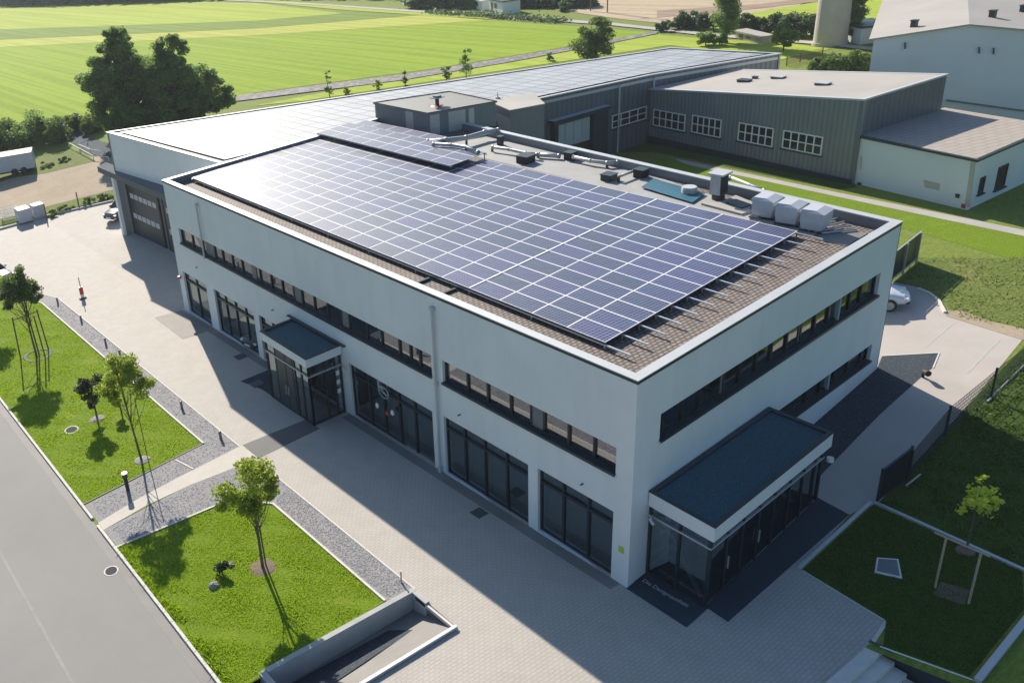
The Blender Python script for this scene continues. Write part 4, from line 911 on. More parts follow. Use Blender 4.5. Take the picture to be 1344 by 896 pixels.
fn = Vector((LP[0][1]-LP[4][1], -(LP[0][0]-LP[4][0]), 0)).normalized()
def decal(root, name, qd, p0, n, mat, out=.02):
    c = [Vector(onplane(x, y, p0, n))+Vector(n)*out for x, y in qd]; b = [v-Vector(n)*(out*.9) for v in c]
    return obj(name, MB().add([tuple(v) for v in c+b], [(3, 2, 1, 0), (0, 1, 5, 4), (1, 2, 6, 5), (2, 3, 7, 6), (3, 0, 4, 7)]), mat, root)
P0_ = (LP[0][0], LP[0][1], 0)
decal(low, 'stain', [(1212, 236), (1234, 241), (1233, 250), (1214, 246)], P0_, tuple(fn), 'steel', .006)
decal(low, 'corner_post', [(1275, 212), (1281, 212), (1273, 272), (1267, 270)], P0_, tuple(fn), 'steel', .05)
decal(low, 'wall_box', [(1255, 254), (1260, 255), (1259, 260), (1255, 259)], P0_, tuple(fn), 'black', .08); decal(low, 'wall_box', [(1127, 239), (1131, 240), (1130, 245), (1126, 244)], P0_, tuple(fn), 'black', .08)
decal(low, 'marker_plate', [(1263, 267), (1268, 268), (1267, 274), (1262, 272)], P0_, tuple(fn), 'red', .05); decal(low, 'downpipe', [(1130, 205), (1132, 205), (1131, 222), (1129, 222)], P0_, tuple(fn), 'coping', .05)
# big white hall with gable
big = thing('white_gabled_hall', 'large pale hall with a low gable roof at the upper right', 'building', (58, 16, 1))
BZ = 8.0
a = Vector(g(1147, 52, flat=BZ)); c = Vector(g(1344, 47, flat=BZ)); dd = (c-a); dd.z = 0; bn = Vector((dd.y, -dd.x, 0)).normalized()
if bn.x > 0: bn = -bn
rg = Vector(onplane(1272, 33.5, tuple(a), tuple(bn)))
e2 = a+(rg-a)*2; e2.z = BZ; back = Vector((-bn.x, -bn.y, 0))*34
b0 = Vector((a.x, a.y, 0)); b1 = Vector((e2.x, e2.y, 0))
mb = MB(); mb.add([tuple(b0), tuple(b1), tuple(e2), tuple(rg), tuple(a)], [(0, 1, 2, 3, 4), (4, 3, 2, 1, 0)][:1]); mb.add([tuple(v+back) for v in (b0, b1, e2, rg, a)], [(4, 3, 2, 1, 0)])
mb.add([tuple(v) for v in (b0, a, a+back, b0+back)], [(0, 1, 2, 3)]); mb.add([tuple(v) for v in (b1, b1+back, e2+back, e2)], [(0, 1, 2, 3)])
obj('wall', mb, 'wall2', big)
ov = Vector((bn.x, bn.y, 0))*.25; up = Vector((0, 0, .12)); sl1 = (a-rg).normalized()*.3; sl2 = (e2-rg).normalized()*.3
mb = MB()
for P1, P2 in ((a+sl1, rg), (rg, e2+sl2)): mb.add([tuple(v) for v in (P1+ov, P2+ov, P2+back, P1+back, P1+ov+up, P2+ov+up, P2+back+up, P1+back+up)], [(0, 1, 5, 4), (1, 2, 6, 5), (2, 3, 7, 6), (3, 0, 4, 7), (4, 5, 6, 7), (3, 2, 1, 0)])
obj('roof', mb, 'palemembrane', big)
bp = (a.x, a.y, 0); bnt = tuple(bn)
decal(big, 'ledge', [(1242, 130.5), (1344, 144.5), (1344, 146.5), (1242, 132.5)], bp, bnt, 'greyfill', .12)
for x, y in ((1187, 58), (1284, 64), (1303, 65)): decal(big, 'wall_light', [(x, y-2), (x+2, y-2), (x+2, y+6), (x, y+6)], bp, bnt, 'anthra', .15)
sp = (rg-a)
for k, (f1, f2) in enumerate(((.42, .06), (1.25, .1), (1.6, .2), (.9, .55))):
    p = a+sp*min(f1, 1)+(e2-rg)*max(0, f1-1)+back*f2; t = thing('roof_vent', ('dark chimney cowl left of the gable of the pale hall', 'dark chimney cowl right of the gable of the pale hall', 'dark chimney cowl at the right end of the pale hall roof', 'small cowl on the ridge behind the gable of the pale hall')[k], 'vent', tuple(p))
    obj('stack', MB().box(p.x-.18, p.y-.18, p.z-.2, p.x+.18, p.y+.18, p.z+.55), 'anthra', t); obj('cap', MB().box(p.x-.22, p.y-.22, p.z+.552, p.x+.22, p.y+.22, p.z+.62), 'black', t)

# ------------------------------------------------------------------ retaining wall, drainage hollow, terrace edge
rw = MB(); rw.prism([(-12.0, 4.78), (-5.72, 4.66), (-5.72, 4.46), (-12.0, 4.58)], -1.4, lambda x, y: .02); rw.prism([(-5.9, 4.45), (-5.7, 4.45), (-5.7, 3.75), (-5.9, 3.75)], -1.4, lambda x, y: .02); rw.prism([(-12.25, 4.78), (-12.01, 4.78), (-12.01, 1.5), (-12.25, 1.5)], -1.4, lambda x, y: -.02)
tag(obj('retaining_wall', rw, 'concrete', bevel=.012), 'low concrete retaining wall along the bottom edge of the lower lawn', 'wall')
fl = MB(); fl.add([(-13, 4.6, -1.0), (-5.8, 4.5, -.82), (-5.8, 2.2, -.02), (-13, 2.2, -.02)], [(0, 1, 2, 3)])
fl.add([(-5.8, 4.5, -.82), (-5.8, 4.5, 0), (-5.8, 2.2, 0), (-5.8, 2.2, -.02)], [(0, 3, 2, 1)]); fl.add([(-13, 2.2, -.02), (-5.8, 2.2, -.02), (-5.8, 2.2, -1.5), (-13, 2.2, -1.5)], [(0, 1, 2, 3)])
tag(obj('hollow_floor', fl, 'greypave'), None, None, kind='structure')
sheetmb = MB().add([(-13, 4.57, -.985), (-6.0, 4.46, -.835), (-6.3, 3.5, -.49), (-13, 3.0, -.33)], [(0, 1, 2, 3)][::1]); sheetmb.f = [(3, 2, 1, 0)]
tag(obj('wall_shade_strip', sheetmb, 'darkgravel'), None, None, kind='structure')  # dark strip paints the retaining wall's shade onto the hollow floor
edging('kerb_edging', [(-5.8, 2.2), (-13, 2.2)], -.12, .13, 'coping'); edging('kerb_edging', [(-5.8, 4.3), (-5.8, 2.1)], -.1, .03, 'kerb')
# lower level beyond the terrace with steps
low_z = lambda x, y: gz(x, y)-1.25
fl = MB(); fl.add([(-4, -40, -1.3), (60, -40, -1.3), (60, -6.2, -1.3), (-4, -6.2, -1.3)], [(0, 1, 2, 3)]); tag(obj('lower_yard', fl, 'dirt'), None, None, kind='structure')
st = thing('garden_steps', 'pale concrete steps leading down from the terrace at the bottom edge', 'steps', (1.5, -6.3, 0))
for k in range(6):
    y = -6.2-k*.36; obj('step', MB().prism([(-3, y), (3.15-.0*k, y), (3.15, y-.37), (-3, y-.37)], -1.6, lambda x, y_: gz(x, -6.2)-.01-.17*k), 'kerb', st, bevel=.01)
obj('cheek_wall', MB().prism([(3.16, -6.15), (3.3, -6.15), (3.5, -8.6), (3.36, -8.6)], -1.5, .42), 'anthra', st)
tw = MB(); tw.prism([(3.36, -8.62), (3.4, -8.45), (3.3, -8.4)], -1.4, .4); tw.prism([(3.78, -8.62), (7.45, -8.42), (8.95, -7.8), (9.05, -7.95), (7.5, -8.6), (3.78, -8.8)], -1.4, lambda x, y: gz(x, y)+.12)
tag(obj('lawn_wall', tw, 'coping', bevel=.01), 'pale metal-capped wall holding the shaded lawn at the lower right', 'wall')
rl = thing('glass_railing', 'glass railing with a thin pale handrail beside the steps', 'railing', (3.5, -7.5, .4))
A_ = Vector((3.22, -6.45, .42)); B_ = Vector((3.8, -8.6, .5))
obj('handrail', MB().tube([A_+Vector((0, 0, .0)), B_], .022, 8), 'white', rl)
obj('post', MB().tube([A_+Vector((0, 0, 0)), A_-Vector((0, 0, 1.0))], .02, 6).tube([(A_+B_)/2, (A_+B_)/2-Vector((0, 0, 1.))], .02, 6), 'steel', rl)
obj('glass_panel', MB().add([tuple(A_-Vector((0, 0, .05))), tuple(B_-Vector((0, 0, .05))), tuple(B_-Vector((0, 0, .95))), tuple(A_-Vector((0, 0, .95)))], [(0, 1, 2, 3)]), 'glass', rl)
# information board (face left blank) and tree frame on the shaded lawn
ib = thing('ground_board', 'small white-framed board lying on the shaded lawn', 'board', g(1166, 742))
c = [Vector(g(*p, .06)) for p in ((1151, 731), (1179, 733), (1184, 758), (1148, 750))]
mb = MB(); mb.add([tuple(v) for v in c]+[tuple(v-Vector((0, 0, .05))) for v in c], [(3, 2, 1, 0), (0, 1, 5, 4), (1, 2, 6, 5), (2, 3, 7, 6), (3, 0, 4, 7)][0:5]); obj('frame', mb, 'white', ib)
cc = sum(c, Vector())/4; mb = MB(); mb.add([tuple(cc+(v-cc)*.86+Vector((0, 0, .004))) for v in c], [(3, 2, 1, 0)]); obj('face', mb, 'greyfill', ib)
fr = thing('tree_support_frame', 'pale wooden support frame of two posts and crossbars on the shaded lawn', 'tree support', g(1250, 780))
for a_, b_ in (((1227, 771), (1239, 703)), ((1271, 792), (1286, 727))):
    p = Vector(g(*a_)); top = Vector((p.x, p.y, p.z+2.0)); obj('post', MB().tube([p-Vector((0, 0, .1)), top], .035, 8), 'palewood', fr)
pa_, pb2 = Vector(g(1227, 771)), Vector(g(1271, 792)); dv_ = (pb2-pa_)
obj('crossbar', MB().tube([pa_-dv_*.35+Vector((0, 0, 2.0)), pb2+dv_*.25+Vector((0, 0, 2.0))], .03, 8), 'palewood', fr)
sheet('soil_patch', [(6.2+.0, -6.4), (6.9, -6.3), (7.1, -7.0), (6.4, -7.2)], .02, 'soil')

# mesh fence along the driveway
def mesh_fence(pts, h, label, grp=None, mat='frame', ph=None, bars=True):
    t = thing('mesh_fence', label, 'fence', pts[0], grp)
    for k, (a, b) in enumerate(zip(pts[:-1], pts[1:])):
        A = Vector(a); B = Vector(b); L = (B-A).length; n = max(1, round(L/2.4)); mb = MB()
        for i in range(n+1):
            if i < n or k == len(pts)-2:
                p = A+(B-A)*i/n; obj('post', MB().box(p.x-.035, p.y-.035, p.z-.1, p.x+.035, p.y+.035, p.z+h+.06), mat, t)
        nb = int(L/.11)
        for i in range(nb+1): p = A+(B-A)*i/nb; mb.box(p.x-.006, p.y-.006, p.z+.05, p.x+.006, p.y+.006, p.z+h)
        for r in range(8): z = .08+r*(h-.1)/7; mb.tube([A+Vector((0, 0, z)), B+Vector((0, 0, z))], .009, 4)
        obj('mesh_panel', mb, mat, t)
    return t
mesh_fence([g(1190, 632), g(1240, 572), g(1300, 522), g(1344, 487), g(1420, 440)], 1.3, 'dark green wire mesh fence running up along the driveway')
gt = thing('mesh_gate', 'solid-looking dark mesh gate at the lower end of the driveway fence', 'gate', g(1155, 658))
A = Vector(g(1152, 660)); B = Vector(g(1190, 630)); d = B-A
obj('gate_frame', MB().obox(tuple(A), d.normalized()*.08, (0, .08, 0), (0, 0, 1.45)).obox(tuple(B), d.normalized()*.08, (0, .08, 0), (0, 0, 1.45)).obox(tuple(A+Vector((0, 0, 1.35))), d, (0, .06, 0), (0, 0, .07)).obox(tuple(A+Vector((0, 0, .12))), d, (0, .06, 0), (0, 0, .06)), 'anthra', gt)
mb = MB()
for i in range(24): p = A+d*i/24; mb.box(p.x-.012, p.y-.012, p.z+.1, p.x+.012, p.y+.012, p.z+1.38)
obj('gate_bars', mb, 'frame', gt)
hr = MB(); a = Vector(g(1296, 527, .05)); b = Vector(g(1350, 474, .05)); hr.tube([a, b], .045, 8); hr.tube([Vector(g(1189, 637, .3)), Vector(g(1208, 622, .3))], .03, 6)
tag(obj('steel_rail', hr, 'steel'), 'round steel rail lying along the grass beside the mesh fence', 'rail')
# dark screen near the parked car
sc_ = thing('privacy_screen', 'dark slatted privacy screen with a pale top rail behind the parked white car', 'screen', (27.5, 6.5, 1.6))
a = Vector((22.0, 10.6, gz(22, 10.6))); b = Vector((29.6, 7.1, gz(29.6, 7.1)))
a = Vector(g(1168, 372)); b = Vector(g(1203, 343)); a = b+(a-b)*1.6; dd = b-a
obj('screen_panel', MB().obox(tuple(a+Vector((0, 0, .1))), dd, (.05, .05, 0), (0, 0, 1.55)), 'frame', sc_)
obj('top_rail', MB().tube([a+Vector((0, 0, 1.7)), b+Vector((0, 0, 1.7))], .035, 8), 'coping', sc_); obj('bottom_rail', MB().tube([a+Vector((-.1, -.1, .3)), b+Vector((-.1, -.1, .3))], .03, 8), 'steel', sc_)
for k in range(3): p = a+dd*(.3+.32*k); obj('post', MB().box(p.x-.04, p.y-.12, p.z-.1, p.x+.04, p.y-.04, p.z+1.75), 'steel', sc_)
lp = thing('ground_spotlight', 'small black ground spotlight at the kink of the dark gravel bed', 'spotlight', g(1211, 495))
p = g(1211, 495); obj('foot', MB().cyl(p, .06, .3, 8), 'black', lp); obj('head', MB().tube([(p[0], p[1], p[2]+.3), (p[0]-.18, p[1]-.25, p[2]+.34)], [.09, .13], 10), 'black', lp)

# ------------------------------------------------------------------ cars
def make_car(name, label, loc, rz, paint, s=1., grp=None):
    t = local_thing(name, label, 'car', loc, rz, grp, s)
    # stations along x (front = +x): x, half width, z low, z belt
    st = [(-2.15, .62, .42, .78), (-2.05, .80, .3, .93), (-1.6, .88, .24, .98), (-.9, .9, .2, .96), (0, .9, .2, .93), (.8, .9, .2, .92), (1.4, .88, .24, .86), (1.9, .8, .3, .74), (2.15, .58, .38, .6)]
    mb = MB(); rings = []
    for x, w_, zl, zb in st:
        pr_ = [(-w_*.9, zl), (-w_, zl+.15), (-w_, (zl+zb)/2+.05), (-w_*.93, zb-.03), (-w_*.6, zb+.02), (0, zb+.045), (w_*.6, zb+.02), (w_*.93, zb-.03), (w_, (zl+zb)/2+.05), (w_, zl+.15), (w_*.9, zl)]
        rings.append([(x, y, z) for y, z in pr_])
    n = 11
    for i in range(len(rings)-1):
        mb.add(rings[i]+rings[i+1], [(k, k+1, n+k+1, n+k) for k in range(n-1)]+[(n-1, 0, n, 2*n-1)])
    mb.add(rings[0], [tuple(range(n))[::-1]]); mb.add(rings[-1], [tuple(range(n))])
    bo = obj('body', mb, paint, t, smooth=True)
    sb = bo.modifiers.new('s', 'SUBSURF'); sb.levels = sb.render_levels = 1
    gh = [(-1.95, .72, .95), (-1.35, .62, 1.36), (-.5, .64, 1.45), (.25, .62, 1.4), (1.05, .74, .93)]
    mb = MB(); rr = [[(x, -w_, z-.02), (x, -w_*.8, z+.03), (x, w_*.8, z+.03), (x, w_, z-.02)] for x, w_, z in gh]
    low_ = [[(x, -.8, .9), (x, .8, .9)] for x, w_, z in gh]
    for i in range(4):
        mb.add(rr[i]+rr[i+1], [(0, 1, 5, 4), (1, 2, 6, 5), (2, 3, 7, 6)]); mb.add([low_[i][0], rr[i][0], rr[i+1][0], low_[i+1][0]], [(0, 1, 2, 3)]); mb.add([low_[i][1], rr[i][3], rr[i+1][3], low_[i+1][1]], [(3, 2, 1, 0)])
    obj('windows', mb, 'carglass', t, smooth=False)
    mb = MB(); mb.add([(-1.36, -.58, 1.395), (.3, -.56, 1.43), (.3, .56, 1.43), (-1.36, .58, 1.395), (-.5, -.6, 1.5), (-.5, .6, 1.5)], [(0, 4, 5, 3), (4, 1, 2, 5)])
    for s_ in (-1, 1):
        for p, q in (((1.07, .72, .94), (.27, .6, 1.41)), ((-.35, .82, .93), (-.4, .62, 1.44)), ((-1.97, .7, .96), (-1.36, .6, 1.38))): mb.tube([(p[0], p[1]*s_, p[2]), (q[0], q[1]*s_, q[2])], .035, 6)
    obj('roof', mb, paint, t)
    for x in (-1.32, 1.32):
        for s_ in (-1, 1):
            wl_ = obj('wheel', MB().tube([(x, s_*.7, .32), (x, s_*.92, .32)], .32, 18), 'black', t); obj('rim', MB().tube([(x, s_*.925, .32), (x, s_*.94, .32)], .2, 14), 'steel', wl_)
    for s_ in (-1, 1):
        obj('headlight', MB().obox((1.88, s_*.62-.14, .6), (.2, 0, -.05), (0, .28, 0), (0, 0, .1)), 'white', t, .02); obj('tail_light', MB().obox((-2.14, s_*.66-.12, .72), (.08, 0, 0), (0, .24, 0), (0, 0, .12)), 'red', t, .01)
        obj('mirror', MB().ball((.72, s_*.98, .98), .11, 1, .8, .7, 8), paint, t, smooth=True)
    obj('bumper', MB().obox((2.02, -.6, .32), (.12, 0, 0), (0, 1.2, 0), (0, 0, .16)), 'black', t, .02)
    obj('number_plate', MB().obox((2.15, -.26, .38), (.02, 0, 0), (0, .52, 0), (0, 0, .11)), 'white', t)
    return t
p = g(1176, 399); make_car('parked_car', 'silver white car parked behind the right end of the office', (p[0]-1.0, p[1]+1.4, gz(p[0], p[1])+.01), rad(-58), 'carwhite')
p = g(148, 302); make_car('parked_car', 'dark grey car half hidden behind the white pillar of the rear wing', (p[0]+2.3, p[1]+2.4, gz(p[0]+2.3, p[1]+2.4)+.01), rad(205), 'cardark')
p = g(8, 366); make_car('parked_car', 'grey car with a dark windscreen at the far left edge behind the tree', (p[0]-.9, p[1]+.6, gz(p[0], p[1])+.01), rad(-70), 'cargrey')
make_car('parked_car', 'black car on show behind the far shop windows', (2.0, 26.6, -.59), rad(190), 'cardark', .95)

# ------------------------------------------------------------------ small street objects
def bollard(px, label, h=.42, sh=False):
    p = g(*px); t = thing('stone_bollard', label, 'bollard', p, 'little dark posts along the gravel belt')
    obj('post', MB().cyl((p[0], p[1], p[2]-.05), .07, h+.05, 10), 'greyfill', t); obj('cap', MB().ball((p[0], p[1], p[2]+h), .075, 1, 1, .5, 10), 'anthra', t)
for px, l in (((76, 398), 'first'), ((107, 422), 'second'), ((139, 452), 'third'), ((158, 468), 'fourth'), ((239, 536), 'fifth'), ((290, 576), 'sixth')): bollard(px, 'dark little post on the upper gravel belt, %s from the far end' % l)
p = g(527, 764); tag(obj('steel_post', MB().cyl(p, .03, .55, 8), 'steel'), 'thin upright steel post at the bottom corner of the gravel belt', 'post')
p = g(168, 643); t = thing('bollard_lamp', 'black bollard lamp at the bottom edge of the upper lawn', 'lamp', p)
obj('post', MB().cyl(p, .09, .72, 14), 'black', t); obj('lamp_head', MB().cyl((p[0], p[1], p[2]+.721), .13, .2, 14), 'anthra', t); obj('cap', MB().cyl((p[0], p[1], p[2]+.922), .14, .03, 14), 'coping', t)
p = g(109, 392); t = thing('warning_post', 'red and white warning post with a foot standing alone on the sunny paving', 'warning post', p)
obj('foot', MB().box(p[0]-.25, p[1]-.12, p[2], p[0]+.25, p[1]+.12, p[2]+.1), 'black', t, .02); obj('board', MB().box(p[0]-.14, p[1]-.03, p[2]+.35, p[0]+.14, p[1]+.03, p[2]+.9), 'red', t); obj('stripe', MB().box(p[0]-.12, p[1]-.034, p[2]+.1, p[0]+.12, p[1]+.034, p[2]+.345), 'white', t); obj('pole', MB().cyl((p[0], p[1]+.0, p[2]+.9), .03, .75, 8), 'wood', t)
def tank(px, w_, d_, h, label):
    p = g(*px); t = thing('storage_tank', label, 'storage tank', p, 'pale storage tanks at the edge of the yard')
    obj('tank', MB().box(p[0]-w_/2, p[1]-d_/2, p[2]+.12, p[0]+w_/2, p[1]+d_/2, p[2]+h), 'trailer', t, .06); obj('pallet', MB().box(p[0]-w_/2, p[1]-d_/2, p[2], p[0]+w_/2, p[1]+d_/2, p[2]+.11), 'wood', t)
    obj('label_plate', MB().box(p[0]-w_/2-.02, p[1]-.35, p[2]+.6, p[0]-w_/2-.001, p[1]-.1, p[2]+.95), 'white', t)
tank((33, 291), 1.2, 1.4, 1.35, 'pale boxy tank with white plates beside the kerb'); tank((52, 285), 1.1, 1.1, 1.3, 'pale boxy tank nearer to the fence post')
ws = thing('wire_rack', 'stack of white wire racks left of the pale tanks', 'rack', g(14, 287)); p = g(14, 287)
for k in range(6):
    obj('shelf', MB().tube([(p[0]-.7, p[1]-.5, p[2]+.1+k*.2), (p[0]+.7, p[1]-.5, p[2]+.1+k*.2), (p[0]+.7, p[1]+.5, p[2]+.1+k*.2), (p[0]-.7, p[1]+.5, p[2]+.1+k*.2), (p[0]-.7, p[1]-.5, p[2]+.1+k*.2)], .03, 5), 'white', ws)
for px, h, l in (((62, 288), 1.5, 'dark wooden fence post beside the pale tanks'), ((103, 268), 1.2, 'dark wooden fence post in the middle of the weedy strip')):
    p = g(*px); tag(obj('fence_post', MB().tube([p, (p[0], p[1], p[2]+h)], .06, 8), 'wood'), l, 'post')
tr = thing('box_trailer', 'pale box trailer parked on the dirt lot at the left edge', 'trailer', g(20, 228))
p = Vector(g(47, 226)); tr_d = Vector((-.93, .36, 0)); tr_n = Vector((.36, .93, 0))
a = p+Vector((0, 0, .5)); obj('box', MB().obox(tuple(a), tr_d*7.5, tr_n*2.4, (0, 0, 1.7)), 'trailer', tr, .05); obj('roof', MB().obox(tuple(a+Vector((0, 0, 1.702))-tr_n*.03), tr_d*7.5, tr_n*2.46, (0, 0, .05)), 'trailertop', tr)
for k in (1.2, 2.2, 6.): c = p+tr_d*k+Vector((0, 0, .4)); obj('wheel', MB().tube([tuple(c), tuple(c+tr_n*.25)], .4, 16), 'black', tr)
obj('chassis', MB().obox(tuple(p+Vector((0, 0, .3))+tr_n*.3), tr_d*7.4, tr_n*1.8, (0, 0, .18)), 'black', tr)
# dark track with white markings between hedge and wing
fld('track', [(66, 155), (78, 158), (92, 164), (112, 178), (135, 187), (150, 190), (150, 208), (122, 204), (104, 196), (88, 178), (74, 164)], .07, 'darkpave')
for l in (([(83, 172), (92, 169)]), ([(103, 189.5), (114, 184)]), ([(103, 189.5), (118, 196), (137, 199)]), ([(90, 187.5), (104, 195), (122, 204.5), (142, 206)])):
    pts = [g(*q, .5) for q in l]; mb = MB().tube(pts, .05, 6)
    for q in pts: mb.tube([q, (q[0], q[1], q[2]-.5)], .05, 6)
    tag(obj('guard_rail', mb, 'white'), 'thin white rail beside the dark track at the left', 'rail', 'white rails along the dark track')
# tower, low buildings
p = g(1089, 58); tw_ = thing('concrete_tower', 'tall pale round concrete tower cut off by the upper edge', 'tower', p)
obj('shaft', MB().tube([(p[0], p[1], p[2]-.5), (p[0], p[1], p[2]+5), (p[0], p[1], p[2]+16)], [1.62, 1.55, 1.45], 32), 'towerc', tw_, smooth=False); obj('base_ring', MB().cyl((p[0], p[1], p[2]-.2), 1.72, .5, 32), 'towerc', tw_); obj('crown', MB().cyl((p[0], p[1], p[2]+16.01), 2.0, 1.6, 32), 'towerc', tw_)
def shed(px, w_, d_, h, label, wall='wall2', roof='anthra', rz=-.6):
    p = g(*px); t = local_thing('shed', label, 'shed', p, rz); obj('wall', MB().box(-w_/2, -d_/2, 0, w_/2, d_/2, h), wall, t); obj('roof', MB().box(-w_/2-.2, -d_/2-.2, h+.002, w_/2+.2, d_/2+.2, h+.18), roof, t)
    obj('window', MB().box(-w_/2-.02, -.5, h*.4, -w_/2, .5, h*.8), 'carglass', t); obj('door', MB().box(-w_/2-.02, d_*.2, 0, -w_/2, d_*.2+.8, h*.8), 'wood', t)
shed((1134, 53), 3., 4.0, 1.7, 'grey shed with a dark flat roof right of the tower', 'wall2')
shed((988, 54), 1.2, 5.5, .8, 'long low pale wall building beside the lane', 'palemembrane', 'palemembrane', -.5)
shed((1265, 2), 4, 9, 1.2, 'long pale greenhouse at the upper right edge', 'trailer', 'trailer', -1.0)
shed((662, 16), 3, 6, 2, 'small white farm building at the edge of the far wood', 'white', 'anthra', -.4); shed((637, 11), 3, 5, 1.5, 'tiny white house left of the farm building', 'white', 'trailertop', -.4)
mesh_fence([g(1032, 87), g(1050, 82), g(1079, 75)], .9, 'low dark fence between the wing end and the shrubs', mat='wood')
for px in ((775, 15), (797, 17)):
    p = g(*px); tag(obj('power_pole', MB().cyl(p, .09, 9, 8).box(p[0]-.8, p[1]-.05, p[2]+8.2, p[0]+.8, p[1]+.05, p[2]+8.3), 'wood'), 'thin power pole in the tan field', 'pole', 'power poles in the tan field')

# ------------------------------------------------------------------ vegetation
def fast_mesh(name, V, k, mat, parent=None):
    """V: (n,k,3) array, one face of k corners each"""
    n = len(V); me = bpy.data.meshes.new(name); me.vertices.add(n*k); me.vertices.foreach_set('co', V.reshape(-1).astype(np.float32))
    me.loops.add(n*k); me.loops.foreach_set('vertex_index', np.arange(n*k, dtype=np.int32)); me.polygons.add(n)
    me.polygons.foreach_set('loop_start', np.arange(0, n*k, k, dtype=np.int32)); me.update(calc_edges=True); me.materials.append(MAT[mat])
    o = bpy.data.objects.new(name, me); COL.objects.link(o)
    if parent:
        o.parent = parent
        if parent.name not in REL and any(abs(c) > 1e-9 for c in parent.location): o.matrix_parent_inverse = Matrix.Translation(parent.location).inverted()
    return o
def leaf_quads(P, size, flat=.0, asp=.62):
    n = len(P); a = rng.normal(size=(n, 3)); a[:, 2] *= (1-flat); a /= np.linalg.norm(a, axis=1)[:, None]
    b = rng.normal(size=(n, 3)); b[:, 2] *= (1-flat); b -= (a*b).sum(1)[:, None]*a; b /= np.linalg.norm(b, axis=1)[:, None]
    s = (size*rng.uniform(.4, 1.65, n))[:, None]; a = a*s*.5; b = b*s*asp*.5
    return np.stack([P-a, P-b*1.0, P+a, P+b*1.0], 1)
def clumps(n, c, rx, ry, rz, shell=.72, low=-.8):
    out = []
    while len(out) < n:
        v = rng.normal(size=3); v /= np.linalg.norm(v); r = shell+(1-shell)*rng.random()
        if rng.random() < .3: r *= rng.uniform(.3, .9)
        if v[2]*r < low: continue
        out.append((c[0]+v[0]*rx*r, c[1]+v[1]*ry*r, c[2]+v[2]*rz*r))
    return np.array(out)
def tree(name, label, cat, base, h, crowns, nl, lsize, mat, tr=.08, grp=None, lean=(0, 0), ncl=26, crad=.33, trunk_to=.8, bark='bark', flat=.2):
    """crowns: (dx,dy,z,rx,ry,rz) ellipsoids above the base"""
    t = thing(name, label, cat, tuple(base), grp); b = np.array(base, float)
    top = b+np.array([lean[0], lean[1], h*trunk_to]); tb = MB()
    mid = (b+top)/2+np.array([lean[0]*.15+rng.normal()*.02*h*.1, rng.normal()*.02*h*.1, 0])
    tb.tube([tuple(b-np.array([0, 0, .1])), tuple(b+(mid-b)*.5), tuple(mid), tuple((mid+top)/2), tuple(top)], [tr*1.25, tr, tr*.82, tr*.6, tr*.25], 9)
    pts = []; tot = sum(c[3]*c[4]*c[5] for c in crowns)**1.0
    for (dx, dy, cz, rx, ry, rz) in crowns:
        c = b+np.array([dx, dy, cz]); share = rx*ry*rz/tot; k = max(4, int(ncl*share**.7)); cs = clumps(k, c, rx*.82, ry*.82, rz*.85)
        m = int(nl*share/k)
        for q in cs:
            cr = crad*min(rx, rz)*rng.uniform(.65, 1.35); d = rng.normal(size=(m, 3)); d /= np.linalg.norm(d, axis=1)[:, None]
            d *= (rng.random(m)**.45)[:, None]*cr*np.array([1.15, 1.15, .8]); pts.append(q+d)
            f = rng.uniform(.45, .95); st = b+(top-b)*min(.98, max(.2, f*(q[2]-b[2])/(h*trunk_to)*.85))
            if rng.random() < (.75 if h > 7 else .4): tb.tube([tuple(st), tuple((st+q)/2+np.array([0, 0, -.04*h])), tuple(q)], [tr*.38, tr*.24, tr*.08], 5, cap=False)
    P = np.concatenate(pts)
    obj('trunk', tb, bark, t); fast_mesh('crown', leaf_quads(P, lsize, flat), 4, mat, t)
    return t

# big tree group behind the wing, left
p = g(172, 182); tree('broadleaf_tree', 'tallest dark broadleaf tree, leftmost of the big group behind the rear wing', 'tree', p, 13, [(0, 0, 10.6, 2.3, 2.1, 2.3), (-1.7, .5, 6.4, 3.3, 3.3, 3.8), (1.7, -.6, 6.8, 3.0, 3.0, 3.4), (0, 0, 2.8, 4.8, 4.2, 2.8)], 60000, .27, 'leaf_dark', .4, 'big trees behind the rear wing', ncl=150, crad=.25)
p = g(228, 172); tree('broadleaf_tree', 'dark broadleaf tree in the middle of the big group behind the rear wing', 'tree', p, 11, [(1.2, 0, 8.6, 2.2, 2.0, 2.1), (0, 0, 5.6, 4.0, 3.6, 3.2), (0, 0, 2.2, 4.5, 4, 2.4)], 48000, .27, 'leaf_dark', .36, 'big trees behind the rear wing', ncl=130, crad=.26)
p = g(268, 160); tree('broadleaf_tree', 'lower dark broadleaf tree, rightmost of the big group behind the rear wing', 'tree', p, 7.5, [(-.5, 0, 4.2, 3.2, 3.2, 2.6), (2.2, 0, 2.6, 2.4, 2.2, 2.1), (-2, 0, 2., 3.0, 3, 2)], 30000, .26, 'leaf_dark', .28, 'big trees behind the rear wing', ncl=90, crad=.28)
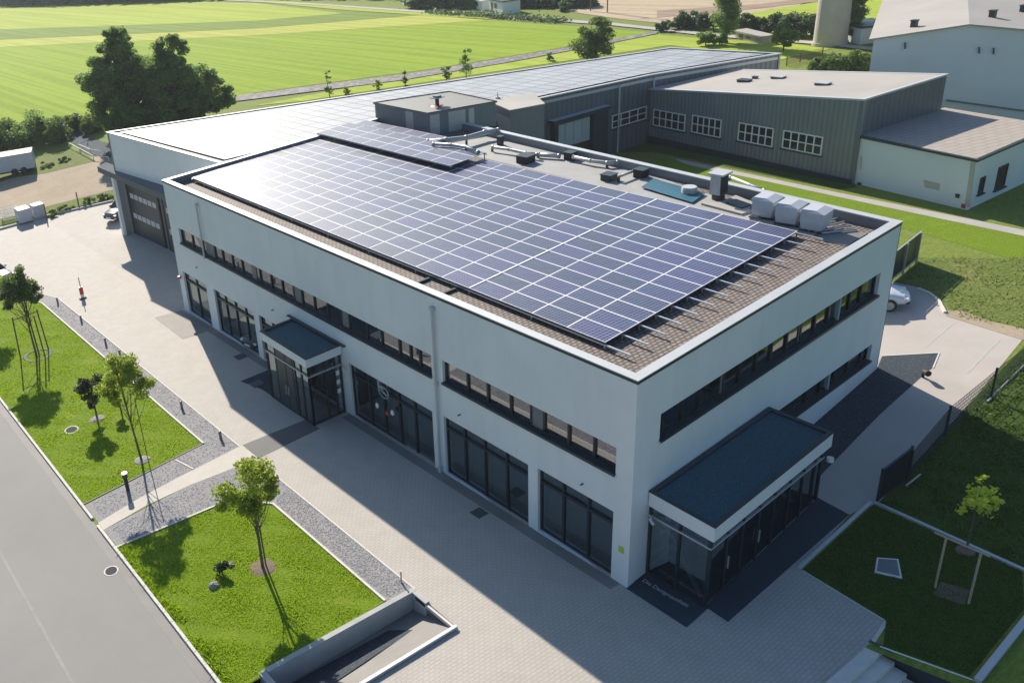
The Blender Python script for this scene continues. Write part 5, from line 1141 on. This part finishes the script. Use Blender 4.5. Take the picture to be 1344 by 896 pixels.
# hedge bushes on the left
HB = [((-14, 194), 2.6, 'rounded dark bush cut by the left edge'), ((16, 192), 2.5, 'dark bush left of the middle of the hedge above the trailer'), ((45, 188), 2.7, 'dark bush in the middle of the hedge above the trailer'), ((74, 186), 2.2, 'dark bush at the right end of the hedge next to the dark track'), ((102, 170), 1.5, 'small bush between the dark track and the field'), ((125, 172), 1.7, 'small bush at the foot of the tallest tree')]
for px, r, l in HB:
    p = g(*px); tree('bush', l, 'bush', p, r*1.6, [(0, 0, r*.55, r*1.15, r*1.05, r*.85)], int(2600*r), .24, 'leaf_mid' if r < 2 else ('leaf_dark' if r > 2.55 else 'leaf_mid'), .08, 'bushes of the hedge at the left', ncl=int(14*r), crad=.36, trunk_to=.4)
for px, r, l in (((70, 283), .55, 'small weed clump right of the fence post'), ((88, 276), .6, 'weed clump left of the middle fence post'), ((116, 268), .7, 'weed clump right of the middle fence post'), ((138, 262), .7, 'weed clump next to the white pillar of the wing'), ((62, 219), .7, 'low shrub behind the trailer end'), ((84, 212), .6, 'low shrub at the top of the dirt lot')):
    p = g(*px); tree('shrub', l, 'shrub', p, r, [(0, 0, r*.35, r*1.5, r*1.2, r*.6)], 900, .14, 'leaf_mid', .02, 'weedy shrubs round the dirt lot', ncl=9, crad=.45, trunk_to=.3)
# saplings along the ditch
for px, h, r, m, l in (((433, 128), 3.5, .6, 'leaf_mid', 'slim leaning sapling, leftmost along the stone ditch'), ((532, 112), 2.2, .45, 'leaf_mid', 'small dark sapling in the middle of the stone ditch'), ((586, 106), 2.0, .8, 'leaf_mid', 'low airy shrub left of the taller sapling on the ditch'), ((612, 102), 3.9, 1.1, 'leaf_mid', 'taller airy sapling on the ditch above the plant room'), ((497, 118), 1.3, .8, 'leaf_bright', 'pale shrub on the ditch between two saplings'), ((455, 124), .9, .7, 'leaf_bright', 'low pale shrub at the left part of the ditch'), ((722, 80), 1.0, .5, 'leaf_mid', 'tiny shrub left of the bushy tree by the ditch')):
    p = g(*px); tree('sapling' if h > 1.9 else 'shrub', l, 'sapling' if h > 1.9 else 'shrub', p, h, [(0, 0, h*.7, r*.7, r*.7, h*.3), (0, 0, h*.3, r, r, h*.25)], int(900*max(r, .6)), .17, m, .05, 'saplings and shrubs along the stone ditch', lean=(-.3 if 'leaning' in l else 0, 0), ncl=14, crad=.4, trunk_to=.9)
p = g(782, 82); tree('broadleaf_tree', 'bushy olive-green tree where the ditch meets the wing roof', 'tree', p, 5.2, [(0, 0, 3.6, 2.4, 2.2, 1.7), (-.6, 0, 1.9, 2.6, 2.4, 1.8)], 16000, .19, 'leaf_mid', .14, ncl=44, crad=.34)
for px, h, r, l in (((926, 60), 1.7, 1.2, 'round dark bush at the foot of the poplar'), ((944, 60), 1.3, 1.1, 'lower round bush right at the foot of the poplar'), ((1028, 68), 3.0, 1.2, 'bright bushy tree behind the right end of the wing roof'), ((1165, 52), 2.9, 1.4, 'green bush beside the shed'), ((1172, 60), 1.6, 1.0, 'low bush between shed and pale hall')):
    p = g(*px); tree('bush', l, 'bush', p, h, [(0, 0, h*.55, r, r, h*.5)], 2800, .22, 'leaf_dark' if 'dark' in l or 'lower' in l else 'leaf_mid', .07, ncl=18, crad=.4, trunk_to=.5)
for k, (x, y, r) in enumerate(((1076, 93, 1.1), (1090, 93, 1.4), (1106, 92, 1.5), (1122, 93, 1.5), (1136, 92, 1.3), (1150, 88, 1.2))):
    p = g(x, y); tree('bush', 'dark shrub between low fence and pale hall, number %d from the left' % (k+1), 'bush', p, r*1.4, [(0, 0, r*.5, r*1.1, r, r*.75)], 2600, .22, 'leaf_mid', .06, 'shrubs between the low fence and the pale hall', ncl=16, crad=.4, trunk_to=.4)
# poplars, tower neighbour, row of trees
p = g(951, 57); tree('poplar', 'tall dark columnar poplar beside the country lane, cut by the upper edge', 'tree', p, 14, [(0, 0, 3.2, 1.25, 1.2, 3.0), (0, 0, 7.5, 1.35, 1.3, 3.6), (0, 0, 11.5, 1.0, 1.0, 3)], 42000, .17, 'leaf_dark', .25, ncl=110, crad=.6)
p = g(1110, 54); tree('poplar', 'dark leaning poplar right behind the concrete tower', 'tree', p, 12, [(.3, -.4, 3, .95, .95, 2.6), (1.0, -1.2, 7, 1.4, 1.4, 3.4)], 28000, .17, 'leaf_dark', .22, lean=(1., -1.2), ncl=80, crad=.55)
p = g(1206, 34); tree('broadleaf_tree', 'tree with a narrow trunk in the field behind the pale hall', 'tree', p, 6.5, [(0, 0, 3.9, 1.9, 1.9, 2.2)], 6000, .26, 'leaf_dark', .12, ncl=32, crad=.36)
k = 0
for x, y, w_, h in ((895, 38, 1.1, 2.1), (908, 38, 1.1, 2.2), (922, 39, 1.0, 2.0), (936, 40, .7, 1.8), (977, 44, 1.25, 2.3), (990, 44, .9, 1.8), (1009, 45, 1.1, 2.3), (1022, 46, 1.3, 2.7), (1036, 47, 1.3, 2.8), (1050, 48, 1.1, 2.4), (1064, 49, 1.2, 2.6), (1077, 50, 1.0, 2.3)):
    k += 1; p = g(x, y); tree('conifer', 'dark rounded tree in the far row beyond the lane, number %d from the left' % k, 'tree', p, h*1.15, [(0, 0, h*.5, w_, w_, h*.58)], 2600, .24, 'leaf_far', .08, 'row of dark trees beyond the lane', ncl=18, crad=.4, trunk_to=.6)
for x, y, r, l in ((745, 14, 1.5, 'low dark bush at the right end of the far wood'), (874, 40, 1.2, 'low grey-green bush left of the far tree row')):
    p = g(x, y); tree('bush', l, 'bush', p, r*1.2, [(0, 0, r*.5, r*1.6, r*1.2, r*.6)], 1500, .3, 'leaf_far', .08, ncl=12, crad=.4, trunk_to=.3)
# far wood along the top edge
P = []
for x in np.arange(-700, 560, 7): 
    y = 10 if x < 60 else max(1, 10-(x-60)*.04)
    if x > 250: y = -1
    q = np.array(g(float(x), float(y)-2)); r = rng.uniform(5, 9); m = 130
    d = rng.normal(size=(m, 3)); d /= np.linalg.norm(d, axis=1)[:, None]; d[:, 2] = np.abs(d[:, 2])*1.6
    P.append(q+np.array([r, r*.6, 0])*.8+d*r*(rng.random(m)**.4)[:, None])
for x in np.arange(540, 770, 4):
    q = np.array(g(float(x), 13. if x < 640 else 12.)); r = rng.uniform(2., 3.4)*(1 if x < 700 else .6); m = 130
    d = rng.normal(size=(m, 3)); d /= np.linalg.norm(d, axis=1)[:, None]; d[:, 2] = np.abs(d[:, 2])*1.3
    P.append(q+np.array([r, r*.6, 0])*.9+d*r*(rng.random(m)**.4)[:, None])
P = np.concatenate(P); sz = np.where(np.linalg.norm(P[:, :2], axis=1) > 180, 2.4, 1.0)
V = leaf_quads(P, sz, .1); o = fast_mesh('far_wood', V, 4, 'leaf_far'); tag(o, 'dark far wood along the upper left edge of the picture', 'wood', kind='stuff')
P = []
for x in np.arange(-600, 860, 3):   # low hedge by the lane
    if not (560 < x < 740): continue
    q = np.array(g(float(x), 20.+(x-600)*.07)); m = 30; d = rng.normal(size=(m, 3))*np.array([.6, .6, .35]); d[:, 2] = np.abs(d[:, 2]); P.append(q+d)
o = fast_mesh('lane_hedge', leaf_quads(np.concatenate(P), .4), 4, 'leaf_far'); tag(o, 'low green hedge along the far country lane', 'hedge', kind='stuff')

# lawn trees
p = g(345, 745); t = tree('young_tree', 'young tree with a bright airy crown and one stake on the lower lawn', 'tree', p, 5.0, [(.05, .0, 4.3, .8, .75, .6), (-.75, .35, 3.6, .75, .7, .5), (.75, -.25, 3.9, .6, .6, .45), (-.1, 0, 3.1, 1.0, .8, .45), (.5, .2, 3.2, .7, .6, .4)], 9000, .1, 'leaf_bright', .055, ncl=24, crad=.62, trunk_to=.86, flat=.35)
obj('stake', MB().tube([(p[0]+.16, p[1]+.02, p[2]-.1), (p[0]+.14, p[1]+.02, p[2]+2.0)], .035, 8), 'wood', t); obj('soil_ring', MB().ball((p[0]+.02, p[1]-.02, p[2]-.03), .62, 1, 1, .14, 18, jit=.05), 'soil', t)
p = g(186, 604); t = tree('young_tree', 'tall thin young tree with loose bright leaves and twin stems on the upper lawn', 'tree', p, 6.0, [(-.1, -.1, 5.2, .65, .65, .6), (.75, -.25, 3.9, .55, .55, .55), (-.75, .35, 3.9, .6, .6, .5), (.3, 0, 4.5, .6, .6, .5), (-.4, .2, 4.6, .5, .5, .4)], 9000, .1, 'leaf_bright', .05, lean=(-.25, .15), ncl=24, crad=.62, trunk_to=.88, flat=.35)
obj('stake', MB().tube([(p[0]+.3, p[1]-.05, p[2]-.1), (p[0]+.28, p[1]-.05, p[2]+3.4)], .022, 7), 'wood', t); obj('stone_ring', MB().ball((p[0]+.05, p[1], p[2]-.03), .42, 1.1, 1, .25, 14, jit=.12), 'stone', t)
p = g(48, 467); t = tree('young_tree', 'dense round young tree with three stakes and a stone ring on the upper lawn', 'tree', p, 6.0, [(-.1, 0, 4.7, 1.25, 1.15, .95), (.45, -.2, 4.1, 1.0, 1.0, .7), (.1, .1, 5.5, .6, .6, .6), (-.9, .3, 4.0, .8, .8, .6)], 20000, .1, 'leaf_mid', .06, ncl=46, crad=.4, trunk_to=.85, flat=.3)
obj('trunk', MB().tube([(p[0]+.18, p[1], p[2]-.1), (p[0]+.1, p[1], p[2]+3.8)], .05, 8), 'bark', t)
for dx, dy in ((-.95, .25), (.9, .3), (.35, -.7)): obj('stake', MB().tube([(p[0]+dx, p[1]+dy, p[2]-.1), (p[0]+dx*.85, p[1]+dy*.85, p[2]+2.9)], .045, 8), 'wood', t)
obj('cross_tie', MB().tube([(p[0]-.85, p[1]+.2, p[2]+2.7), (p[0]+.77, p[1]+.25, p[2]+2.75)], .03, 6), 'wood', t)
mb = MB(); 
for k in range(30): a = 2*math.pi*k/30; mb.ball((p[0]+.1+.8*math.cos(a), p[1]+.8*math.sin(a), p[2]), .11, 1.2, 1, .6, 8, jit=.2)
obj('stone_ring', mb, 'stone', t)
p = g(-6, 430); tree('young_tree', 'bright green tree cut by the left edge beside the grey car', 'tree', p, 4.6, [(0, 0, 3.6, 1.3, 1.3, 1.0)], 7000, .13, 'leaf_bright', .06, ncl=26, crad=.42)
p = g(128, 550); t = tree('topiary_shrub', 'small near-black bushy shrub on a short stem on the upper lawn', 'shrub', p, 2.7, [(0, 0, 1.95, .85, .8, .62), (.05, 0, 1.0, .4, .4, .35)], 5000, .1, 'leaf_maroon', .05, ncl=26, crad=.38)
obj('stone_ring', MB().ball((p[0], p[1], p[2]-.02), .42, 1.1, 1, .28, 14, jit=.15), 'stone', t)
p = g(160, 544); tree('shrub', 'small pale shrub between the dark shrub and the tall thin tree', 'shrub', p, 1.3, [(0, 0, .85, .4, .4, .4)], 600, .12, 'leaf_bright', .04, ncl=10, crad=.45)
p = g(1268, 722); t = tree('young_tree', 'small yellow-green tree catching the sun behind the shaded lawn', 'tree', (p[0], p[1], p[2]), 3.2, [(.0, 0, 1.9, .85, .8, .55), (-.2, .05, 2.7, .28, .28, .45), (.4, -.2, 2.2, .4, .4, .4)], 620, .13, 'leaf_yellow', .03, ncl=26, crad=.34, trunk_to=.85, flat=.7)
obj('soil_ring', MB().ball((p[0], p[1], p[2]-.02), .3, 1, 1, .4, 12, jit=.1), 'soil', t)
# rocks and little shrubs on the lower lawn
for px, r, m, l in (((292, 752), .26, 'leaf_maroon', 'dark little shrub between the rocks on the lower lawn'),):
    p = g(*px); tree('shrub', l, 'shrub', p, r*3, [(0, 0, r*1.3, r, r, r*1.2)], 500, .1, m, .03, ncl=8, crad=.5)
for px, r, l in (((281, 769), .2, 'grey rock left of the dark little shrub on the lower lawn'), ((303, 742), .13, 'small rock right of the dark little shrub on the lower lawn')):
    p = g(*px); tag(obj('rock', MB().ball((p[0], p[1], p[2]+.03), r, 1.2, 1, .8, 12, jit=.18), 'stone'), l, 'rock')
for px, l in (((172, 606), 'a'),): pass

# grass blades, weeds
def blades(name, poly, dens, h, wd, mat, label, lean=.5, tri=True, keep=None, patch=0.):
    xs = [p[0] for p in poly]; ys = [p[1] for p in poly]; A = (max(xs)-min(xs))*(max(ys)-min(ys)); n = int(A*dens)
    X = rng.uniform(min(xs), max(xs), n); Y = rng.uniform(min(ys), max(ys), n)
    inside = np.zeros(n, bool)
    for i in range(len(poly)):
        x1, y1 = poly[i][:2]; x2, y2 = poly[(i+1) % len(poly)][:2]
        if y1 == y2: continue
        c = ((y1 > Y) != (y2 > Y)) & (X < (x2-x1)*(Y-y1)/(y2-y1)+x1); inside ^= c
    if patch:
        f = np.sin(X*1.7+np.sin(Y*.9)*2)+np.sin(Y*2.3+np.cos(X*1.1)*2)+np.sin(X*4.1+Y*3.3); inside &= (f > -1.2+patch*rng.normal(size=n))
    X, Y = X[inside], Y[inside]; n = len(X); Z = 0.0896*np.clip(X, 0, 18)-.019*np.clip(Y, -10, 42)+.008
    P = np.stack([X, Y, Z], 1); a = rng.uniform(0, 2*np.pi, n); d = np.stack([np.cos(a), np.sin(a), 0*a], 1)*wd*.5
    hh = h*rng.uniform(.5, 1.3, n)
    if patch: hh *= 1+.8*np.clip(np.sin(X*2.1)*np.sin(Y*1.7), 0, 1)
    e = rng.normal(size=(n, 3))*lean*hh[:, None]; e[:, 2] = hh
    o = fast_mesh(name, np.stack([P-d, P+d, P+e], 1), 3, mat); return tag(o, label, 'grass', kind='stuff')
lb = inset([(XL, 4.75), (XR-.02, 4.9), (XR-.02, 12.5), (-8.17, 14.0), (XL, 14.35)], .04)
blades('grass', lb, 650, .045, .035, 'blade', 'short bright grass of the lower lawn', .5, patch=.9)
blades('grass', inset([(XL, 18.3), (XR-.02, 19.05), (XR-.02, 43.9), (XL, 48)], .04), 300, .05, .05, 'blade', 'short bright grass of the upper lawn', .5, patch=.9)
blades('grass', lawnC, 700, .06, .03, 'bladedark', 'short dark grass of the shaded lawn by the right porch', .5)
blades('weeds', bank, 32, .1, .08, 'bladerough', 'rough weeds and tufts on the bank above the driveway', 1.1, patch=.9)
blades('weeds', [(9.3, -3.2), (17.9, -2.6), (24, -1.9), (34, -1.6), (34, -14), (9.0, -14)], 90, .14, .08, 'bladedark', 'dark rough grass on the slope behind the fence', .8, patch=1.)
# weeds along the kerb of the lower lawn
blades('weeds', [(XL, 4.75), (-13.05, 4.75), (-13., 14.2), (XL, 14.2)], 300, .12, .06, 'blade', 'taller weeds along the road kerb of the lower lawn', .9, patch=.6)
# loose stones in the gravel belts
def stones(poly, n, s, label):
    pts = []; xs = [p[0] for p in poly]; ys = [p[1] for p in poly]
    while len(pts) < n:
        x, y = random.uniform(min(xs), max(xs)), random.uniform(min(ys), max(ys))
        if in_poly((x, y), poly): pts.append((x, y, gz(x, y)+.012))
    P = np.array(pts); r = (s*rng.uniform(.5, 1.5, n))[:, None]; T = []
    base = [(1, 0, 0), (0, 1, 0), (-1, 0, 0), (0, -1, 0)]; top = np.array([0, 0, .3])
    an = rng.uniform(0, 6.28, n); C_, S_ = np.cos(an), np.sin(an)
    bs_ = [np.stack([C_*b[0]-S_*b[1], S_*b[0]+C_*b[1], 0*C_], 1)*r*rng.uniform(.7, 1.2, (n, 1)) for b in base]; tp = P+top*r
    for k in range(4): T.append(np.stack([P+bs_[k], P+bs_[(k+1) % 4], tp], 1))
    V = np.concatenate(T); o = fast_mesh('gravel_stones', V, 3, 'gravel'); tag(o, label, 'gravel', kind='stuff')
stones([(XR+.1, 4.9), (XP-.05, 4.9), (XP-.05, 13.1), (XR+.1, 12.6)], 1800, .025, 'loose grey stones in the gravel belt of the lower lawn')
stones([(-13.1, 14.5), (-5.7, 13.3), (-5.7, 15.9), (-9, 16.1), (-13.1, 15.7)], 2200, .025, 'loose grey stones between footpath and lower lawn')
stones([(-13.1, 16.7), (-9, 17.3), (XP-.05, 17.6), (XP-.05, 43), (XR+.1, 43), (XR+.1, 19), (-13.1, 18.1)], 3400, .027, 'loose grey stones along the upper lawn')
scn.cycles.use_denoising = True
scn.cycles.max_bounces = 6; scn.cycles.diffuse_bounces = 3; scn.cycles.glossy_bounces = 3; scn.cycles.transmission_bounces = 4; scn.cycles.transparent_max_bounces = 8
scn.cycles.caustics_reflective = False; scn.cycles.caustics_refractive = False

# air
hb = MB().box(-1150, -1150, -4.5, 1150, 1150, 40)
ho = obj('haze', hb, 'white'); ho.data.materials.clear(); hm = bpy.data.materials.new('haze_air'); hm.use_nodes = True
hm.node_tree.nodes.remove(hm.node_tree.nodes['Principled BSDF']); pv = hm.node_tree.nodes.new('ShaderNodeVolumePrincipled')
pv.inputs['Color'].default_value = (.86, .92, 1, 1); pv.inputs['Density'].default_value = .00028; pv.inputs['Anisotropy'].default_value = .2
hm.node_tree.links.new(pv.outputs[0], hm.node_tree.nodes['Material Output'].inputs['Volume']); ho.data.materials.append(hm); ho['kind'] = 'stuff'
scn.cycles.volume_bounces = 0
